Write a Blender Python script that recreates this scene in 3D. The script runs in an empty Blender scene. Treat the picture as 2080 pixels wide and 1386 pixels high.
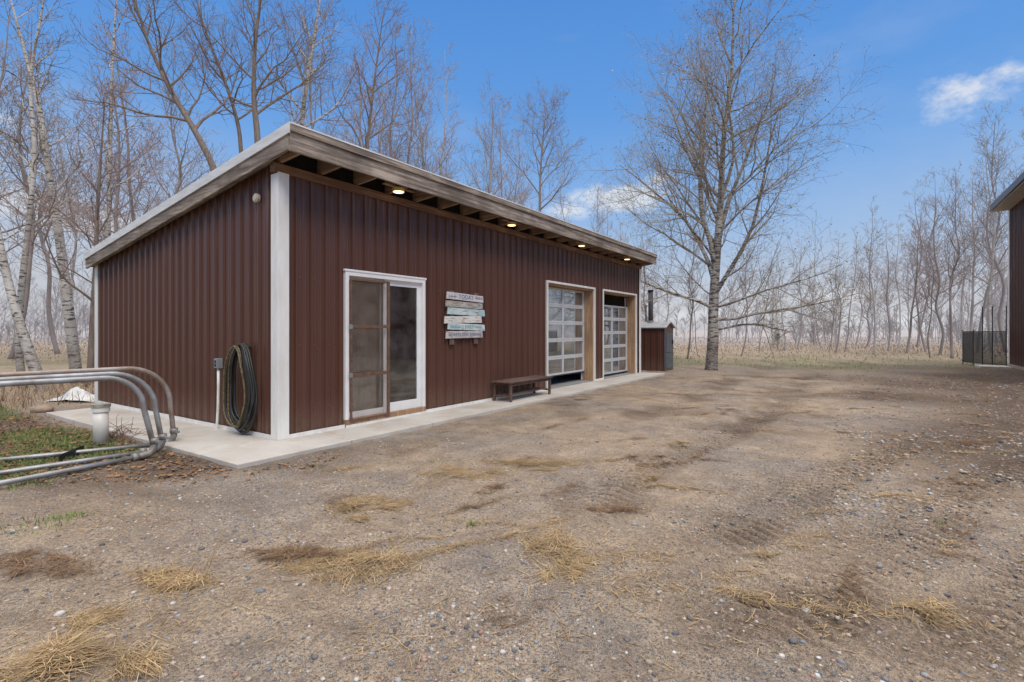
import bpy, math, random
import numpy as np
from mathutils import Vector, Matrix
rnd = random.Random(7)
nr = np.random.RandomState(11)
COL = bpy.context.scene.collection
F = 1059.0; HZ = 671.0; CAMH = 1.4
C0 = (-2.98, 6.68); DU = (.5623, .8270); DV = (-.8270, .5623)
ANG = math.atan2(DU[1], DU[0])
def W(u, v): return (C0[0]+u*DU[0]+v*DV[0], C0[1]+u*DU[1]+v*DV[1])
def UV(x, y):
    dx = x-C0[0]; dy = y-C0[1]
    return dx*DU[0]+dy*DU[1], dx*DV[0]+dy*DV[1]
def at(px, Y): return ((px-1040)/F*Y, Y)
def gp(px, py):
    Y = CAMH*F/(py-HZ); return ((px-1040)/F*Y, Y)
# ------------------------------------------------------------------ materials
def nodes(name):
    m = bpy.data.materials.new(name); m.use_nodes = True
    nt = m.node_tree; b = nt.nodes['Principled BSDF']
    return m, nt, b
def nd(nt, t, **k):
    n = nt.nodes.new(t)
    for a, v in k.items(): setattr(n, a, v)
    return n
def ramp(nt, fac, stops):
    r = nd(nt, 'ShaderNodeValToRGB'); e = r.color_ramp.elements
    while len(e) < len(stops): e.new(0.5)
    for i, (p, c) in enumerate(stops):
        e[i].position = p; e[i].color = (c[0], c[1], c[2], 1) if len(c) == 3 else c
    nt.links.new(fac, r.inputs[0]); return r.outputs[0]
def mixc(nt, fac, a, b, mode='MIX'):
    m = nd(nt, 'ShaderNodeMix', data_type='RGBA', blend_type=mode)
    for s, v in ((0, fac), (6, a), (7, b)):
        if hasattr(v, 'is_output'): nt.links.new(v, m.inputs[s])
        elif s == 0: m.inputs[0].default_value = v
        else: m.inputs[s].default_value = (v[0], v[1], v[2], 1)
    return m.outputs[2]
def noise(nt, scale, detail=4, mp=None, rough=.6, co='Object'):
    tc = nd(nt, 'ShaderNodeTexCoord'); o = tc.outputs[co]
    if mp:
        q = nd(nt, 'ShaderNodeMapping'); q.inputs['Scale'].default_value = mp
        nt.links.new(o, q.inputs[0]); o = q.outputs[0]
    n = nd(nt, 'ShaderNodeTexNoise'); n.inputs['Scale'].default_value = scale
    n.inputs['Detail'].default_value = detail; n.inputs['Roughness'].default_value = rough
    nt.links.new(o, n.inputs['Vector']); return n.outputs['Fac']
def bump(nt, b, h, strength, dist=.01):
    n = nd(nt, 'ShaderNodeBump'); n.inputs['Strength'].default_value = strength; n.inputs['Distance'].default_value = dist
    nt.links.new(h, n.inputs['Height']); nt.links.new(n.outputs[0], b.inputs['Normal'])
def M(name, c1, c2=None, scale=6, mp=None, rough=.7, metal=0, bmp=0, bs=None, detail=5, lo=.35, hi=.65):
    m, nt, b = nodes(name)
    b.inputs['Roughness'].default_value = rough; b.inputs['Metallic'].default_value = metal
    c2 = c2 or tuple(x*.75 for x in c1)
    f = noise(nt, scale, detail, mp)
    nt.links.new(ramp(nt, f, [(lo, c2), (hi, c1)]), b.inputs['Base Color'])
    if bmp: bump(nt, b, noise(nt, bs or scale*3, 4, mp), bmp)
    return m
def emis(name, c, s):
    m, nt, b = nodes(name); b.inputs['Base Color'].default_value = (*c, 1)
    b.inputs['Emission Color'].default_value = (*c, 1); b.inputs['Emission Strength'].default_value = s; return m
def attr_mat(name, rough=.85, var=.25, nscale=40):
    m, nt, b = nodes(name); b.inputs['Roughness'].default_value = rough; b.inputs['Specular IOR Level'].default_value = .2
    a = nd(nt, 'ShaderNodeAttribute', attribute_name='Col')
    f = noise(nt, nscale, 2)
    g = ramp(nt, f, [(.3, (1-var,)*3), (.7, (1+var*.3,)*3)])
    nt.links.new(mixc(nt, 1.0, a.outputs['Color'], g, 'MULTIPLY'), b.inputs['Base Color']); return m
def siding_mat():
    m, nt, b = nodes('brown_siding')
    f = noise(nt, 1.0, 5, (9, 9, .5)); f2 = noise(nt, .7, 4); f3 = noise(nt, 60, 3)
    c = ramp(nt, f, [(.3, (.085, .0355, .0235)), (.6, (.098, .041, .0275)), (.85, (.118, .053, .038))])
    c = mixc(nt, ramp(nt, f2, [(.4, (0, 0, 0)), (.75, (.4, .4, .4))]), c, (.114, .05, .035))
    tc = nd(nt, 'ShaderNodeTexCoord'); sx = nd(nt, 'ShaderNodeSeparateXYZ'); nt.links.new(tc.outputs['Object'], sx.inputs[0])
    mr = nd(nt, 'ShaderNodeMapRange'); mr.inputs[1].default_value = 2.4; mr.inputs[2].default_value = 3.4; mr.inputs[3].default_value = 0; mr.inputs[4].default_value = 1
    nt.links.new(sx.outputs[2], mr.inputs[0])
    fs = noise(nt, 1.0, 6, (14, 14, .9)); fr = ramp(nt, fs, [(.52, (0, 0, 0)), (.78, (.6, .6, .6))])
    ml = nd(nt, 'ShaderNodeMath', operation='MULTIPLY'); nt.links.new(fr, ml.inputs[0]); nt.links.new(mr.outputs[0], ml.inputs[1])
    c = mixc(nt, ml.outputs[0], c, (.28, .21, .185))
    m2 = nd(nt, 'ShaderNodeMapRange'); m2.inputs[1].default_value = .5; m2.inputs[2].default_value = 0; m2.inputs[3].default_value = 0; m2.inputs[4].default_value = .5
    nt.links.new(sx.outputs[2], m2.inputs[0]); m3 = nd(nt, 'ShaderNodeMath', operation='MULTIPLY')
    nt.links.new(m2.outputs[0], m3.inputs[0]); nt.links.new(noise(nt, 9, 5), m3.inputs[1])
    c = mixc(nt, m3.outputs[0], c, (.24, .175, .125))
    nt.links.new(c, b.inputs['Base Color']); b.inputs['Specular IOR Level'].default_value = .4
    nt.links.new(ramp(nt, f2, [(.3, (.32,)*3), (.7, (.42,)*3)]), b.inputs['Roughness'])
    bump(nt, b, f3, .04, .003); return m
SID = siding_mat()
def wood_mat(name, a, b_, c, axis):
    m, nt, b = nodes(name); b.inputs['Roughness'].default_value = .8
    mp = [22, 22, 22]; mp[axis] = 1.1
    f = noise(nt, 1.0, 8, tuple(mp), .7); f2 = noise(nt, 1.6, 4)
    cc = ramp(nt, f, [(.36, c), (.5, b_), (.62, a)])
    cc = mixc(nt, ramp(nt, f2, [(.44, (0,)*3), (.66, (.7,)*3)]), cc, c)
    nt.links.new(cc, b.inputs['Base Color']); bump(nt, b, f, .7, .012); return m
GW = ((.5, .415, .335), (.28, .225, .18), (.11, .083, .064))
WOOD_X = wood_mat('weathered_wood', *GW, 0); WOOD_Y = wood_mat('weathered_wood_side', *GW, 1)
BEAM = wood_mat('brown_beam', (.3, .165, .1), (.2, .105, .062), (.11, .058, .036), 0)
RAFT = wood_mat('rafter_wood', (.48, .33, .22), (.34, .22, .145), (.2, .125, .085), 1)
POST = wood_mat('jamb_wood', (.52, .32, .175), (.38, .225, .12), (.23, .135, .075), 2)
BENCH = wood_mat('bench_wood', (.21, .125, .095), (.14, .08, .06), (.07, .04, .031), 0)
WHITE = M('white_trim', (.8, .78, .75), (.68, .65, .6), 2.5, (3, 3, .6), .45)
WHITE2 = M('white_vinyl', (.82, .81, .8), (.74, .73, .71), 3, None, .4)
GALV = M('galvanised_trim', (.72, .72, .71), (.58, .57, .55), 3, (1, 1, 6), .5, 0)
ROOF = M('roof_metal', (.6, .6, .6), (.5, .5, .5), 1.5, None, .4, .6)
DARK = M('dark_void', (.014, .013, .013), (.009, .009, .009), 5, None, .9)  # near black: shade of open gaps put into the colour
INT = M('interior_board', (.3, .24, .17), (.22, .17, .12), 2, None, .9)
ALU = M('aluminium', (.66, .67, .68), (.56, .57, .58), 4, None, .38, .25)
RUST = M('rusty_brown_steel', (.2, .105, .065), (.1, .052, .034), 12, None, .7, .1)
CONC_INT = M('floor_slab', (.3, .29, .27), (.22, .21, .2), 2, None, .8)
def glass(name, tr, diff, dcol, dscale=3.0):
    m, nt, b = nodes(name); out = nt.nodes['Material Output']
    t = nd(nt, 'ShaderNodeBsdfTransparent'); t.inputs[0].default_value = (.86, .9, .9, 1)
    g = nd(nt, 'ShaderNodeBsdfGlossy'); g.inputs['Roughness'].default_value = .02; g.inputs['Color'].default_value = (.9, .95, 1, 1)
    d = nd(nt, 'ShaderNodeBsdfDiffuse'); d.inputs[0].default_value = (*dcol, 1)
    f = noise(nt, dscale, 6)
    fr = ramp(nt, f, [(.35, (max(0, diff-.12),)*3), (.68, (min(1, diff+.2),)*3)])
    m1 = nd(nt, 'ShaderNodeMixShader'); nt.links.new(fr, m1.inputs[0]); nt.links.new(t.outputs[0], m1.inputs[1]); nt.links.new(d.outputs[0], m1.inputs[2])
    fz = nd(nt, 'ShaderNodeFresnel'); fz.inputs[0].default_value = 1.5
    ad = nd(nt, 'ShaderNodeMath', operation='MULTIPLY_ADD'); ad.inputs[1].default_value = 1.2; ad.inputs[2].default_value = 1-tr
    nt.links.new(fz.outputs[0], ad.inputs[0])
    m2 = nd(nt, 'ShaderNodeMixShader'); nt.links.new(ad.outputs[0], m2.inputs[0]); nt.links.new(m1.outputs[0], m2.inputs[1]); nt.links.new(g.outputs[0], m2.inputs[2])
    nt.links.new(m2.outputs[0], out.inputs[0]); return m
GL_DARK = glass('door_glass', .84, .01, (.3, .3, .29)); GL_DIRTY = glass('dirty_glass', .86, .16, (.36, .33, .29), 4)
GL_GAR = glass('garage_glass', .7, .18, (.46, .5, .53), 2)
def concrete():
    m, nt, b = nodes('concrete'); b.inputs['Roughness'].default_value = .85
    f = noise(nt, 1.3, 7); f2 = noise(nt, 30, 5); f3 = noise(nt, 2.2, 6)
    c = ramp(nt, f, [(.3, (.42, .37, .32)), (.6, (.54, .51, .46))])
    c = mixc(nt, ramp(nt, f2, [(.35, (.25,)*3), (.6, (0,)*3)]), c, (.34, .31, .28))
    c = mixc(nt, ramp(nt, f3, [(.54, (0,)*3), (.74, (.65,)*3)]), c, (.4, .27, .16))
    nt.links.new(c, b.inputs['Base Color']); bump(nt, b, f2, .15, .004); return m
CONC = concrete()
def bark(name, white, dark, mid, amt):
    m, nt, b = nodes(name); b.inputs['Roughness'].default_value = .8
    f = noise(nt, 1.6, 6, (3, 3, 13), .65); f2 = noise(nt, 1.7, 5); f3 = noise(nt, 14, 4)
    c = ramp(nt, f2, [(.35, mid), (.6, white)])
    c = mixc(nt, ramp(nt, f, [(amt, (0,)*3), (amt+.06, (1,)*3)]), c, dark)
    tc = nd(nt, 'ShaderNodeTexCoord'); sx = nd(nt, 'ShaderNodeSeparateXYZ'); nt.links.new(tc.outputs['Object'], sx.inputs[0])
    mr = nd(nt, 'ShaderNodeMapRange'); mr.inputs[1].default_value = 1.8; mr.inputs[2].default_value = .1; mr.inputs[3].default_value = 0; mr.inputs[4].default_value = .85
    nt.links.new(sx.outputs[2], mr.inputs[0]); ml = nd(nt, 'ShaderNodeMath', operation='MULTIPLY'); nt.links.new(mr.outputs[0], ml.inputs[0]); nt.links.new(ramp(nt, f3, [(.35, (.35,)*3), (.6, (1,)*3)]), ml.inputs[1])
    c = mixc(nt, ml.outputs[0], c, tuple(x*1.5 for x in dark))
    nt.links.new(c, b.inputs['Base Color']); bump(nt, b, f3, .4, .02); return m
BIRCH = bark('birch_bark', (.54, .505, .46), (.065, .054, .047), (.35, .305, .26), .53)
BIRCHG = bark('grey_birch_bark', (.46, .42, .37), (.06, .05, .043), (.27, .235, .2), .5)
BARK = M('grey_brown_bark', (.24, .19, .155), (.13, .1, .083), 5, (3, 3, .6), .9, 0, .5)
TW_NEAR = M('twig_brown', (.24, .18, .145), (.155, .115, .095), 2)
TW_BIG = M('twig_olive', (.34, .285, .215), (.22, .18, .135), 1)
TW_RED = M('twig_reddish', (.31, .215, .19), (.21, .145, .125), 1)
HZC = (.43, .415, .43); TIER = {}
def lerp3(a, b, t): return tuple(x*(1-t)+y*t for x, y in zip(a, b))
def hazy(kind, Y):  # distance haze mixed into bark and twig colours, stronger with depth
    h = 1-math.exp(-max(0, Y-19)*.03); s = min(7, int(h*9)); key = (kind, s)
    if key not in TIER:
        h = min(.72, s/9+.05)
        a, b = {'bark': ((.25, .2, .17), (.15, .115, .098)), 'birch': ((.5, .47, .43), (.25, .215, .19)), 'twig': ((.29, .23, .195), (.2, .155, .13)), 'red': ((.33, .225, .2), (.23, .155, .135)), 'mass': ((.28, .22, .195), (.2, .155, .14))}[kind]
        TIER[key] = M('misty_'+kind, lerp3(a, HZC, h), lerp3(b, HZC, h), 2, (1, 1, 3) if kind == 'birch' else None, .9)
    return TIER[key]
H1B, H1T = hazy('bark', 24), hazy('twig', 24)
PIPE = M('galvanised_pipe', (.42, .43, .445), (.24, .225, .21), 5, None, .42, .5)
PIPER = M('rust_spotted_pipe', (.4, .375, .36), (.26, .165, .11), 3.5, None, .5, .4)
BLK = M('black_paint', (.018, .018, .02), (.012, .012, .013), 6, None, .5)
HOSE = M('black_rubber', (.034, .033, .03), (.018, .018, .017), 8, None, .45)
HOSEY = M('yellow_black_rubber', (.2, .15, .06), (.035, .032, .022), 30, None, .5)
PVC = M('white_pvc', (.82, .79, .74), (.64, .6, .54), 5, None, .45)
GREY = M('grey_plastic', (.26, .27, .28), (.2, .2, .21), 6, None, .5)
# ------------------------------------------------------------------ mesh helpers
class MB:
    def __init__(s): s.v = []; s.f = []
    def box(s, x0, y0, z0, x1, y1, z1):
        b = len(s.v)
        s.v += [(x0,y0,z0),(x1,y0,z0),(x1,y1,z0),(x0,y1,z0),(x0,y0,z1),(x1,y0,z1),(x1,y1,z1),(x0,y1,z1)]
        s.f += [(b,b+3,b+2,b+1),(b+4,b+5,b+6,b+7),(b,b+1,b+5,b+4),(b+1,b+2,b+6,b+5),(b+2,b+3,b+7,b+6),(b+3,b,b+4,b+7)]; return s
    def hexa(s, p):
        b = len(s.v); s.v += [tuple(q) for q in p]
        s.f += [(b,b+3,b+2,b+1),(b+4,b+5,b+6,b+7),(b,b+1,b+5,b+4),(b+1,b+2,b+6,b+5),(b+2,b+3,b+7,b+6),(b+3,b,b+4,b+7)]; return s
    def bar(s, p, q, w, t, n=(0, -1, 0)):
        p = Vector(p); q = Vector(q); d = (q-p).normalized(); n = Vector(n); a = d.cross(n).normalized()*w/2; n = n*t/2
        return s.hexa([p-a-n, p+a-n, p+a+n, p-a+n, q-a-n, q+a-n, q+a+n, q-a+n])
    def tube(s, pts, rad, sides=8, cap=True):
        n = len(pts)
        if not hasattr(rad, '__len__'): rad = [rad]*n
        d0 = (pts[1]-pts[0]).normalized() if isinstance(pts[0], Vector) else None
        if d0 is None: pts = [Vector(p) for p in pts]; d0 = (pts[1]-pts[0]).normalized()
        a = d0.orthogonal().normalized(); b = len(s.v)
        cs = [(math.cos(2*math.pi*k/sides), math.sin(2*math.pi*k/sides)) for k in range(sides)]
        for i in range(n):
            if i == 0: d = d0
            elif i == n-1: d = (pts[i]-pts[i-1]).normalized()
            else: d = (pts[i+1]-pts[i-1]).normalized()
            a = a-d*a.dot(d)
            if a.length < 1e-6: a = d.orthogonal()
            a.normalize(); c = d.cross(a); p = pts[i]; r = rad[i]
            for cx, cy in cs:
                s.v.append((p.x+(a.x*cx+c.x*cy)*r, p.y+(a.y*cx+c.y*cy)*r, p.z+(a.z*cx+c.z*cy)*r))
        for i in range(n-1):
            o = b+i*sides
            for k in range(sides):
                k2 = (k+1) % sides; s.f.append((o+k, o+k2, o+sides+k2, o+sides+k))
        if cap:
            s.f.append(tuple(b+k for k in reversed(range(sides)))); s.f.append(tuple(b+(n-1)*sides+k for k in range(sides)))
        return s
    def mesh(s, name):
        me = bpy.data.meshes.new(name); me.from_pydata(s.v, [], s.f); me.update(); return me
    def build(s, name, mat, parent=None, smooth=False, bev=0):
        me = s.mesh(name); me.materials.append(mat)
        if smooth: me.polygons.foreach_set('use_smooth', [True]*len(me.polygons))
        o = bpy.data.objects.new(name, me); COL.objects.link(o)
        if parent: o.parent = parent
        if bev:
            b = o.modifiers.new('b', 'BEVEL'); b.width = bev; b.segments = 2; b.limit_method = 'ANGLE'
        return o
def tag(o, label=None, cat=None, group=None, kind=None):
    if label: o['label'] = label
    if cat: o['category'] = cat
    if group: o['group'] = group
    if kind: o['kind'] = kind
    return o
def empty(name, loc, label, cat, group=None, rz=0, scale=1):
    o = bpy.data.objects.new(name, None); COL.objects.link(o); o.empty_display_size = .2
    o.location = loc; o.rotation_euler = (0, 0, rz); o.scale = (scale,)*3
    return tag(o, label, cat, group)
def np_mesh(name, V, Fc, col=None, mat=None, parent=None, smooth=False):
    me = bpy.data.meshes.new(name); V = np.asarray(V, np.float32); Fc = np.asarray(Fc, np.int32); k = Fc.shape[1]
    me.vertices.add(len(V)); me.vertices.foreach_set('co', V.ravel())
    me.loops.add(Fc.size); me.loops.foreach_set('vertex_index', Fc.ravel())
    me.polygons.add(len(Fc)); me.polygons.foreach_set('loop_start', np.arange(0, Fc.size, k, dtype=np.int32))
    try: me.polygons.foreach_set('loop_total', np.full(len(Fc), k, np.int32))
    except Exception: pass
    me.update(calc_edges=True); me.validate()
    if smooth: me.polygons.foreach_set('use_smooth', np.ones(len(me.polygons), bool))
    if col is not None:
        a = me.color_attributes.new('Col', 'FLOAT_COLOR', 'POINT')
        if col.shape[1] == 3: col = np.concatenate([col, np.ones((len(col), 1))], 1)
        a.data.foreach_set('color', col.astype(np.float32).ravel())
    o = bpy.data.objects.new(name, me); COL.objects.link(o)
    if mat: me.materials.append(mat)
    if parent: o.parent = parent
    return o
LAT = nr.rand(256, 256)
def vn(x, y, s=1.0, o=0):
    x = np.asarray(x)/s+37.3+o*17; y = np.asarray(y)/s+91.7+o*29
    xi = np.floor(x).astype(int); yi = np.floor(y).astype(int); fx = x-xi; fy = y-yi
    fx = fx*fx*(3-2*fx); fy = fy*fy*(3-2*fy)
    a = LAT[xi % 256, yi % 256]; b = LAT[(xi+1) % 256, yi % 256]; c = LAT[xi % 256, (yi+1) % 256]; d = LAT[(xi+1) % 256, (yi+1) % 256]
    return (a*(1-fx)+b*fx)*(1-fy)+(c*(1-fx)+d*fx)*fy
def sst(a, b, x):
    t = np.clip((x-a)/(b-a), 0, 1); return t*t*(3-2*t)
TRK = [((.9, 2.3), (.80, .60), .25, 6.4, 1.0), ((1.85, 2.25), (.83, .56), .22, 4.2, .9), ((1.0, 3.3), (.76, .65), .27, 6.6, .95), ((.5, 4.2), (.62, .78), .26, 9.0, .8)]
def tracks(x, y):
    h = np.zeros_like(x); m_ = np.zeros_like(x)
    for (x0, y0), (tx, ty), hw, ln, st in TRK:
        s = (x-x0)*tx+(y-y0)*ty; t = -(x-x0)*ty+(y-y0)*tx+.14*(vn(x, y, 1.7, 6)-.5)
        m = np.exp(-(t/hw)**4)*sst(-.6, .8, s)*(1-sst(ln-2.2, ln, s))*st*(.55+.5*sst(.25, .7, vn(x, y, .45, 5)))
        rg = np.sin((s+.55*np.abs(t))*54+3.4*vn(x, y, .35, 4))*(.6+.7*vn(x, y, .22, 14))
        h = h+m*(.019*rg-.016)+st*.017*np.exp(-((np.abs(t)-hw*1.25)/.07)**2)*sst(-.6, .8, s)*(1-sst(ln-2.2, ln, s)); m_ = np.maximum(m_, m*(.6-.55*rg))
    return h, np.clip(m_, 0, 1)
def gz(x, y):
    x = np.asarray(x, float); y = np.asarray(y, float)
    z = -.05+.035*(vn(x, y, 1.3)-.5)+.026*(vn(x, y, .45, 1)-.5)+.016*(vn(x, y, .17, 2)-.5)+.009*(vn(x, y, .07, 3)-.5)
    z = z+tracks(x, y)[0]
    s2 = UV(x, y)
    for off in (3.0, 4.7):
        z = z-.025*np.exp(-((s2[1]+off)/.28)**2)*sst(2, 5, s2[0])
    inside = (s2[0] > -1.1) & (s2[0] < 13.1) & (s2[1] > -1.0) & (s2[1] < 6.3)
    z = np.where(inside, np.minimum(z, -.035), z)
    return z
def zones(x, y):
    u, v = UV(x, y)
    n1 = vn(x, y, 2.2, 7); n2 = vn(x, y, .6, 8); n3 = vn(x, y, 6, 9); n4 = vn(x, y, .25, 10)
    left = sst(-.9, -1.4, u)*sst(.2, 1.3, v+.8*(n1-.5))*(y > 4)
    far = sst(17.5, 22.5, y+5*(n1-.5)+2*(n2-.5))
    back = sst(6.1, 7.2, v)
    green = np.clip(left*sst(.27, .46, n2*.6+n1*.4)*(1-sst(9.5, 13, y)) + .55*far*(1-sst(27, 36, y))*sst(.3, .65, n1*.5+n2*.5), 0, 1)
    dry = np.clip(np.maximum(sst(23, 33, y+5*(n3-.5)), back*.95)+.3*far+left*sst(10, 13, y), 0, 1)
    edge = sst(.58, .86, x/np.maximum(y, 4)+.25*(n1-.5))*sst(3.8, 6.5, y)
    rut = .45*(np.exp(-((v+3.0)/.4)**2)+np.exp(-((v+4.7)/.4)**2))*sst(2, 5, u)*sst(.3, .6, n2)
    litter_tread_shade = np.clip(left*.9+edge*(1-.6*dry)+.5*sst(.55, .8, n1*.45+n2*.35+n4*.2)+rut, 0, 1)*(1-.5*dry)
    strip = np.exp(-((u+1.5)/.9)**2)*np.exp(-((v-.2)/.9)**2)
    litter_tread_shade = np.clip(litter_tread_shade+.8*strip+.9*tracks(x, y)[1], 0, 1)  # tracks term paints the shade of the tread grooves in litter colour
    return green, dry, litter_tread_shade, .9*sst(26, 95, y)
# ------------------------------------------------------------------ ground
def axis(segs, ext_lo, ext_hi):
    f = []
    for lo, hi, st in segs: f += list(np.arange(lo, hi-1e-6, st))
    f.append(segs[-1][1]); up = [f[-1]]; d = segs[-1][2]
    while up[-1] < ext_hi: d *= 1.25; up.append(up[-1]+d)
    dn = [f[0]]; d = segs[0][2]
    while dn[-1] > ext_lo: d *= 1.25; dn.append(dn[-1]-d)
    return np.concatenate([np.array(dn[1:])[::-1], np.array(f), np.array(up[1:])])
xs = axis([(-9, -3, .06), (-3, .5, .035), (.5, 6.2, .02), (6.2, 14, .06)], -900, 900); ys = axis([(1.4, 1.9, .04), (1.9, 7.4, .02), (7.4, 15, .055)], -300, 1500)
XX, YY = np.meshgrid(xs, ys); ZZ = gz(XX, YY)
ff = sst(30, 60, np.hypot(XX, YY)); ZZ = ZZ*(1-ff)-.05*ff
nx, ny = len(xs), len(ys)
idx = np.arange(nx*ny).reshape(ny, nx)
Fq = np.stack([idx[:-1, :-1], idx[:-1, 1:], idx[1:, 1:], idx[1:, :-1]], -1).reshape(-1, 4)
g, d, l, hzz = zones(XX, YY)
def ground_mat():
    m, nt, b = nodes('gravel_dirt'); b.inputs['Roughness'].default_value = .92; b.inputs['Specular IOR Level'].default_value = .2
    a = nd(nt, 'ShaderNodeAttribute', attribute_name='Col'); sp = nd(nt, 'ShaderNodeSeparateColor'); nt.links.new(a.outputs['Color'], sp.inputs[0])
    big = noise(nt, .55, 6); mid = noise(nt, 3.2, 6, None, .7); fine = noise(nt, 45, 5, None, .75); vf = noise(nt, 190, 3, None, .7)
    c = ramp(nt, mid, [(.3, (.265, .198, .143)), (.5, (.41, .31, .22)), (.7, (.53, .41, .29))])
    c = mixc(nt, ramp(nt, big, [(.43, (0,)*3), (.6, (.8,)*3)]), c, ramp(nt, mid, [(.35, (.235, .198, .17)), (.65, (.385, .33, .282))]))
    c = mixc(nt, 1, c, ramp(nt, fine, [(.28, (.44, .42, .41)), (.5, (.98,)*3), (.72, (1.38, 1.35, 1.31))]), 'MULTIPLY')
    c = mixc(nt, 1, c, ramp(nt, vf, [(.3, (.62,)*3), (.62, (1.17,)*3)]), 'MULTIPLY')
    tc = nd(nt, 'ShaderNodeTexCoord')
    def peb(scale, lo, hi, mask, mlo, mhi, thr):
        nonlocal c
        v = nd(nt, 'ShaderNodeTexVoronoi'); v.inputs['Scale'].default_value = scale; nt.links.new(tc.outputs['Object'], v.inputs['Vector'])
        s = nd(nt, 'ShaderNodeSeparateColor'); nt.links.new(v.outputs['Color'], s.inputs[0])
        pc = ramp(nt, s.outputs[0], [(0, (.14, .145, .155)), (.3, (.25, .25, .255)), (.5, (.39, .27, .21)), (.7, (.46, .41, .36)), (.88, (.19, .17, .16)), (1, (.58, .55, .52))])
        k = ramp(nt, v.outputs['Distance'], [(lo, (1,)*3), (hi, (0,)*3)])
        q = nd(nt, 'ShaderNodeMath', operation='MULTIPLY'); nt.links.new(k, q.inputs[0])
        nt.links.new(ramp(nt, mask, [(mlo, (.15,)*3), (mhi, (1,)*3)]), q.inputs[1])
        q2 = nd(nt, 'ShaderNodeMath', operation='MULTIPLY'); nt.links.new(q.outputs[0], q2.inputs[0])
        gt = nd(nt, 'ShaderNodeMath', operation='GREATER_THAN'); gt.inputs[1].default_value = thr; nt.links.new(s.outputs[1], gt.inputs[0]); nt.links.new(gt.outputs[0], q2.inputs[1])
        c = mixc(nt, q2.outputs[0], c, pc); return q2.outputs[0]
    k1 = peb(95, .3, .44, mid, .3, .52, .35); k2 = peb(48, .22, .34, big, .36, .54, .45)
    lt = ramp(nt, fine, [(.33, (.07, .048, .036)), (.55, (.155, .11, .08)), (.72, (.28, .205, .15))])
    def zmix(sock, nz, lo, hi, colr, f0=.3):
        nonlocal c
        q = nd(nt, 'ShaderNodeMath', operation='MULTIPLY'); nt.links.new(sock, q.inputs[0]); nt.links.new(ramp(nt, nz, [(lo, (f0,)*3), (hi, (1,)*3)]), q.inputs[1])
        c = mixc(nt, q.outputs[0], c, colr)
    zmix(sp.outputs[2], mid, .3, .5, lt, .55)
    zmix(sp.outputs[1], mid, .15, .3, ramp(nt, mid, [(.3, (.28, .21, .15)), (.6, (.41, .325, .24))]))
    zmix(sp.outputs[0], fine, .3, .55, ramp(nt, fine, [(.3, (.075, .09, .032)), (.65, (.18, .2, .075))]))
    c = mixc(nt, a.outputs['Alpha'], c, (.39, .355, .345))  # aerial haze painted over the far ground colour
    nt.links.new(c, b.inputs['Base Color'])
    h = nd(nt, 'ShaderNodeMath', operation='MULTIPLY_ADD'); nt.links.new(k2, h.inputs[0]); h.inputs[1].default_value = .8; nt.links.new(fine, h.inputs[2])
    h2 = nd(nt, 'ShaderNodeMath', operation='MULTIPLY_ADD'); nt.links.new(k1, h2.inputs[0]); h2.inputs[1].default_value = .5; nt.links.new(h.outputs[0], h2.inputs[2])
    bump(nt, b, h2.outputs[0], 1.0, .022); return m
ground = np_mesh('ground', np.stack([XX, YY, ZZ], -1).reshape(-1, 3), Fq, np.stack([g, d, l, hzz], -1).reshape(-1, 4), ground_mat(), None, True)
tag(ground, 'rutted gravel and dirt yard running out to dry grass', 'ground', kind='structure')
# ------------------------------------------------------------------ loose ground cover (stuff)
phi = (1+5**.5)/2
ICO = np.array([(-1,phi,0),(1,phi,0),(-1,-phi,0),(1,-phi,0),(0,-1,phi),(0,1,phi),(0,-1,-phi),(0,1,-phi),(phi,0,-1),(phi,0,1),(-phi,0,-1),(-phi,0,1)])/math.hypot(1, phi)
ICF = np.array([(0,11,5),(0,5,1),(0,1,7),(0,7,10),(0,10,11),(1,5,9),(5,11,4),(11,10,2),(10,7,6),(7,1,8),(3,9,4),(3,4,2),(3,2,6),(3,6,8),(3,8,9),(4,9,5),(2,4,11),(6,2,10),(8,6,7),(9,8,1)])
def offslab(x, y):
    u, v = UV(x, y); return ~((u > -1.02) & (u < 13.0) & (v > -.95) & (v < 6.4))
def stones(n, ymin, ymax, smin, smax, seed, edge=False):
    r = np.random.RandomState(seed)
    y = ymin*(ymax/ymin)**r.rand(n); x = (r.rand(n)*2-1)*1.08*y
    if edge: x = (.62+.5*r.rand(n))*y
    u, v = UV(x, y)
    k = offslab(x, y) & ~((u < -1.2) & (v > .3)) & (v < 5)
    k &= r.rand(n) < .25+1.1*sst(.38, .66, vn(x, y, 1.1, 20)*.6+vn(x, y, .35, 21)*.4)
    x = x[k]; y = y[k]; n = len(x)
    s = smin*(smax/smin)**(r.rand(n)**2.2)
    sc = np.stack([s*(.8+.6*r.rand(n)), s*(.7+.5*r.rand(n)), s*(.4+.35*r.rand(n))], -1)
    P = ICO[None]*(1+.3*(r.rand(n, 12, 1)-.5))*sc[:, None, :]
    a = r.rand(n)*6.28; ca, sa = np.cos(a)[:, None], np.sin(a)[:, None]
    V = np.stack([P[..., 0]*ca-P[..., 1]*sa, P[..., 0]*sa+P[..., 1]*ca, P[..., 2]], -1)
    V += np.stack([x, y, gz(x, y)+s*.1], -1)[:, None, :]
    pal = np.array([(.17,.175,.185),(.23,.23,.235),(.29,.29,.295),(.125,.125,.13),(.34,.245,.195),(.32,.205,.165),(.41,.345,.285),(.5,.465,.43),(.36,.285,.215),(.29,.245,.205),(.39,.315,.24)])
    c = pal[r.randint(0, len(pal), n)]*(.8+.4*r.rand(n, 1))
    return V.reshape(-1, 3), (ICF[None]+np.arange(n)[:, None, None]*12).reshape(-1, 3), np.repeat(c, 12, 0)
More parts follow.
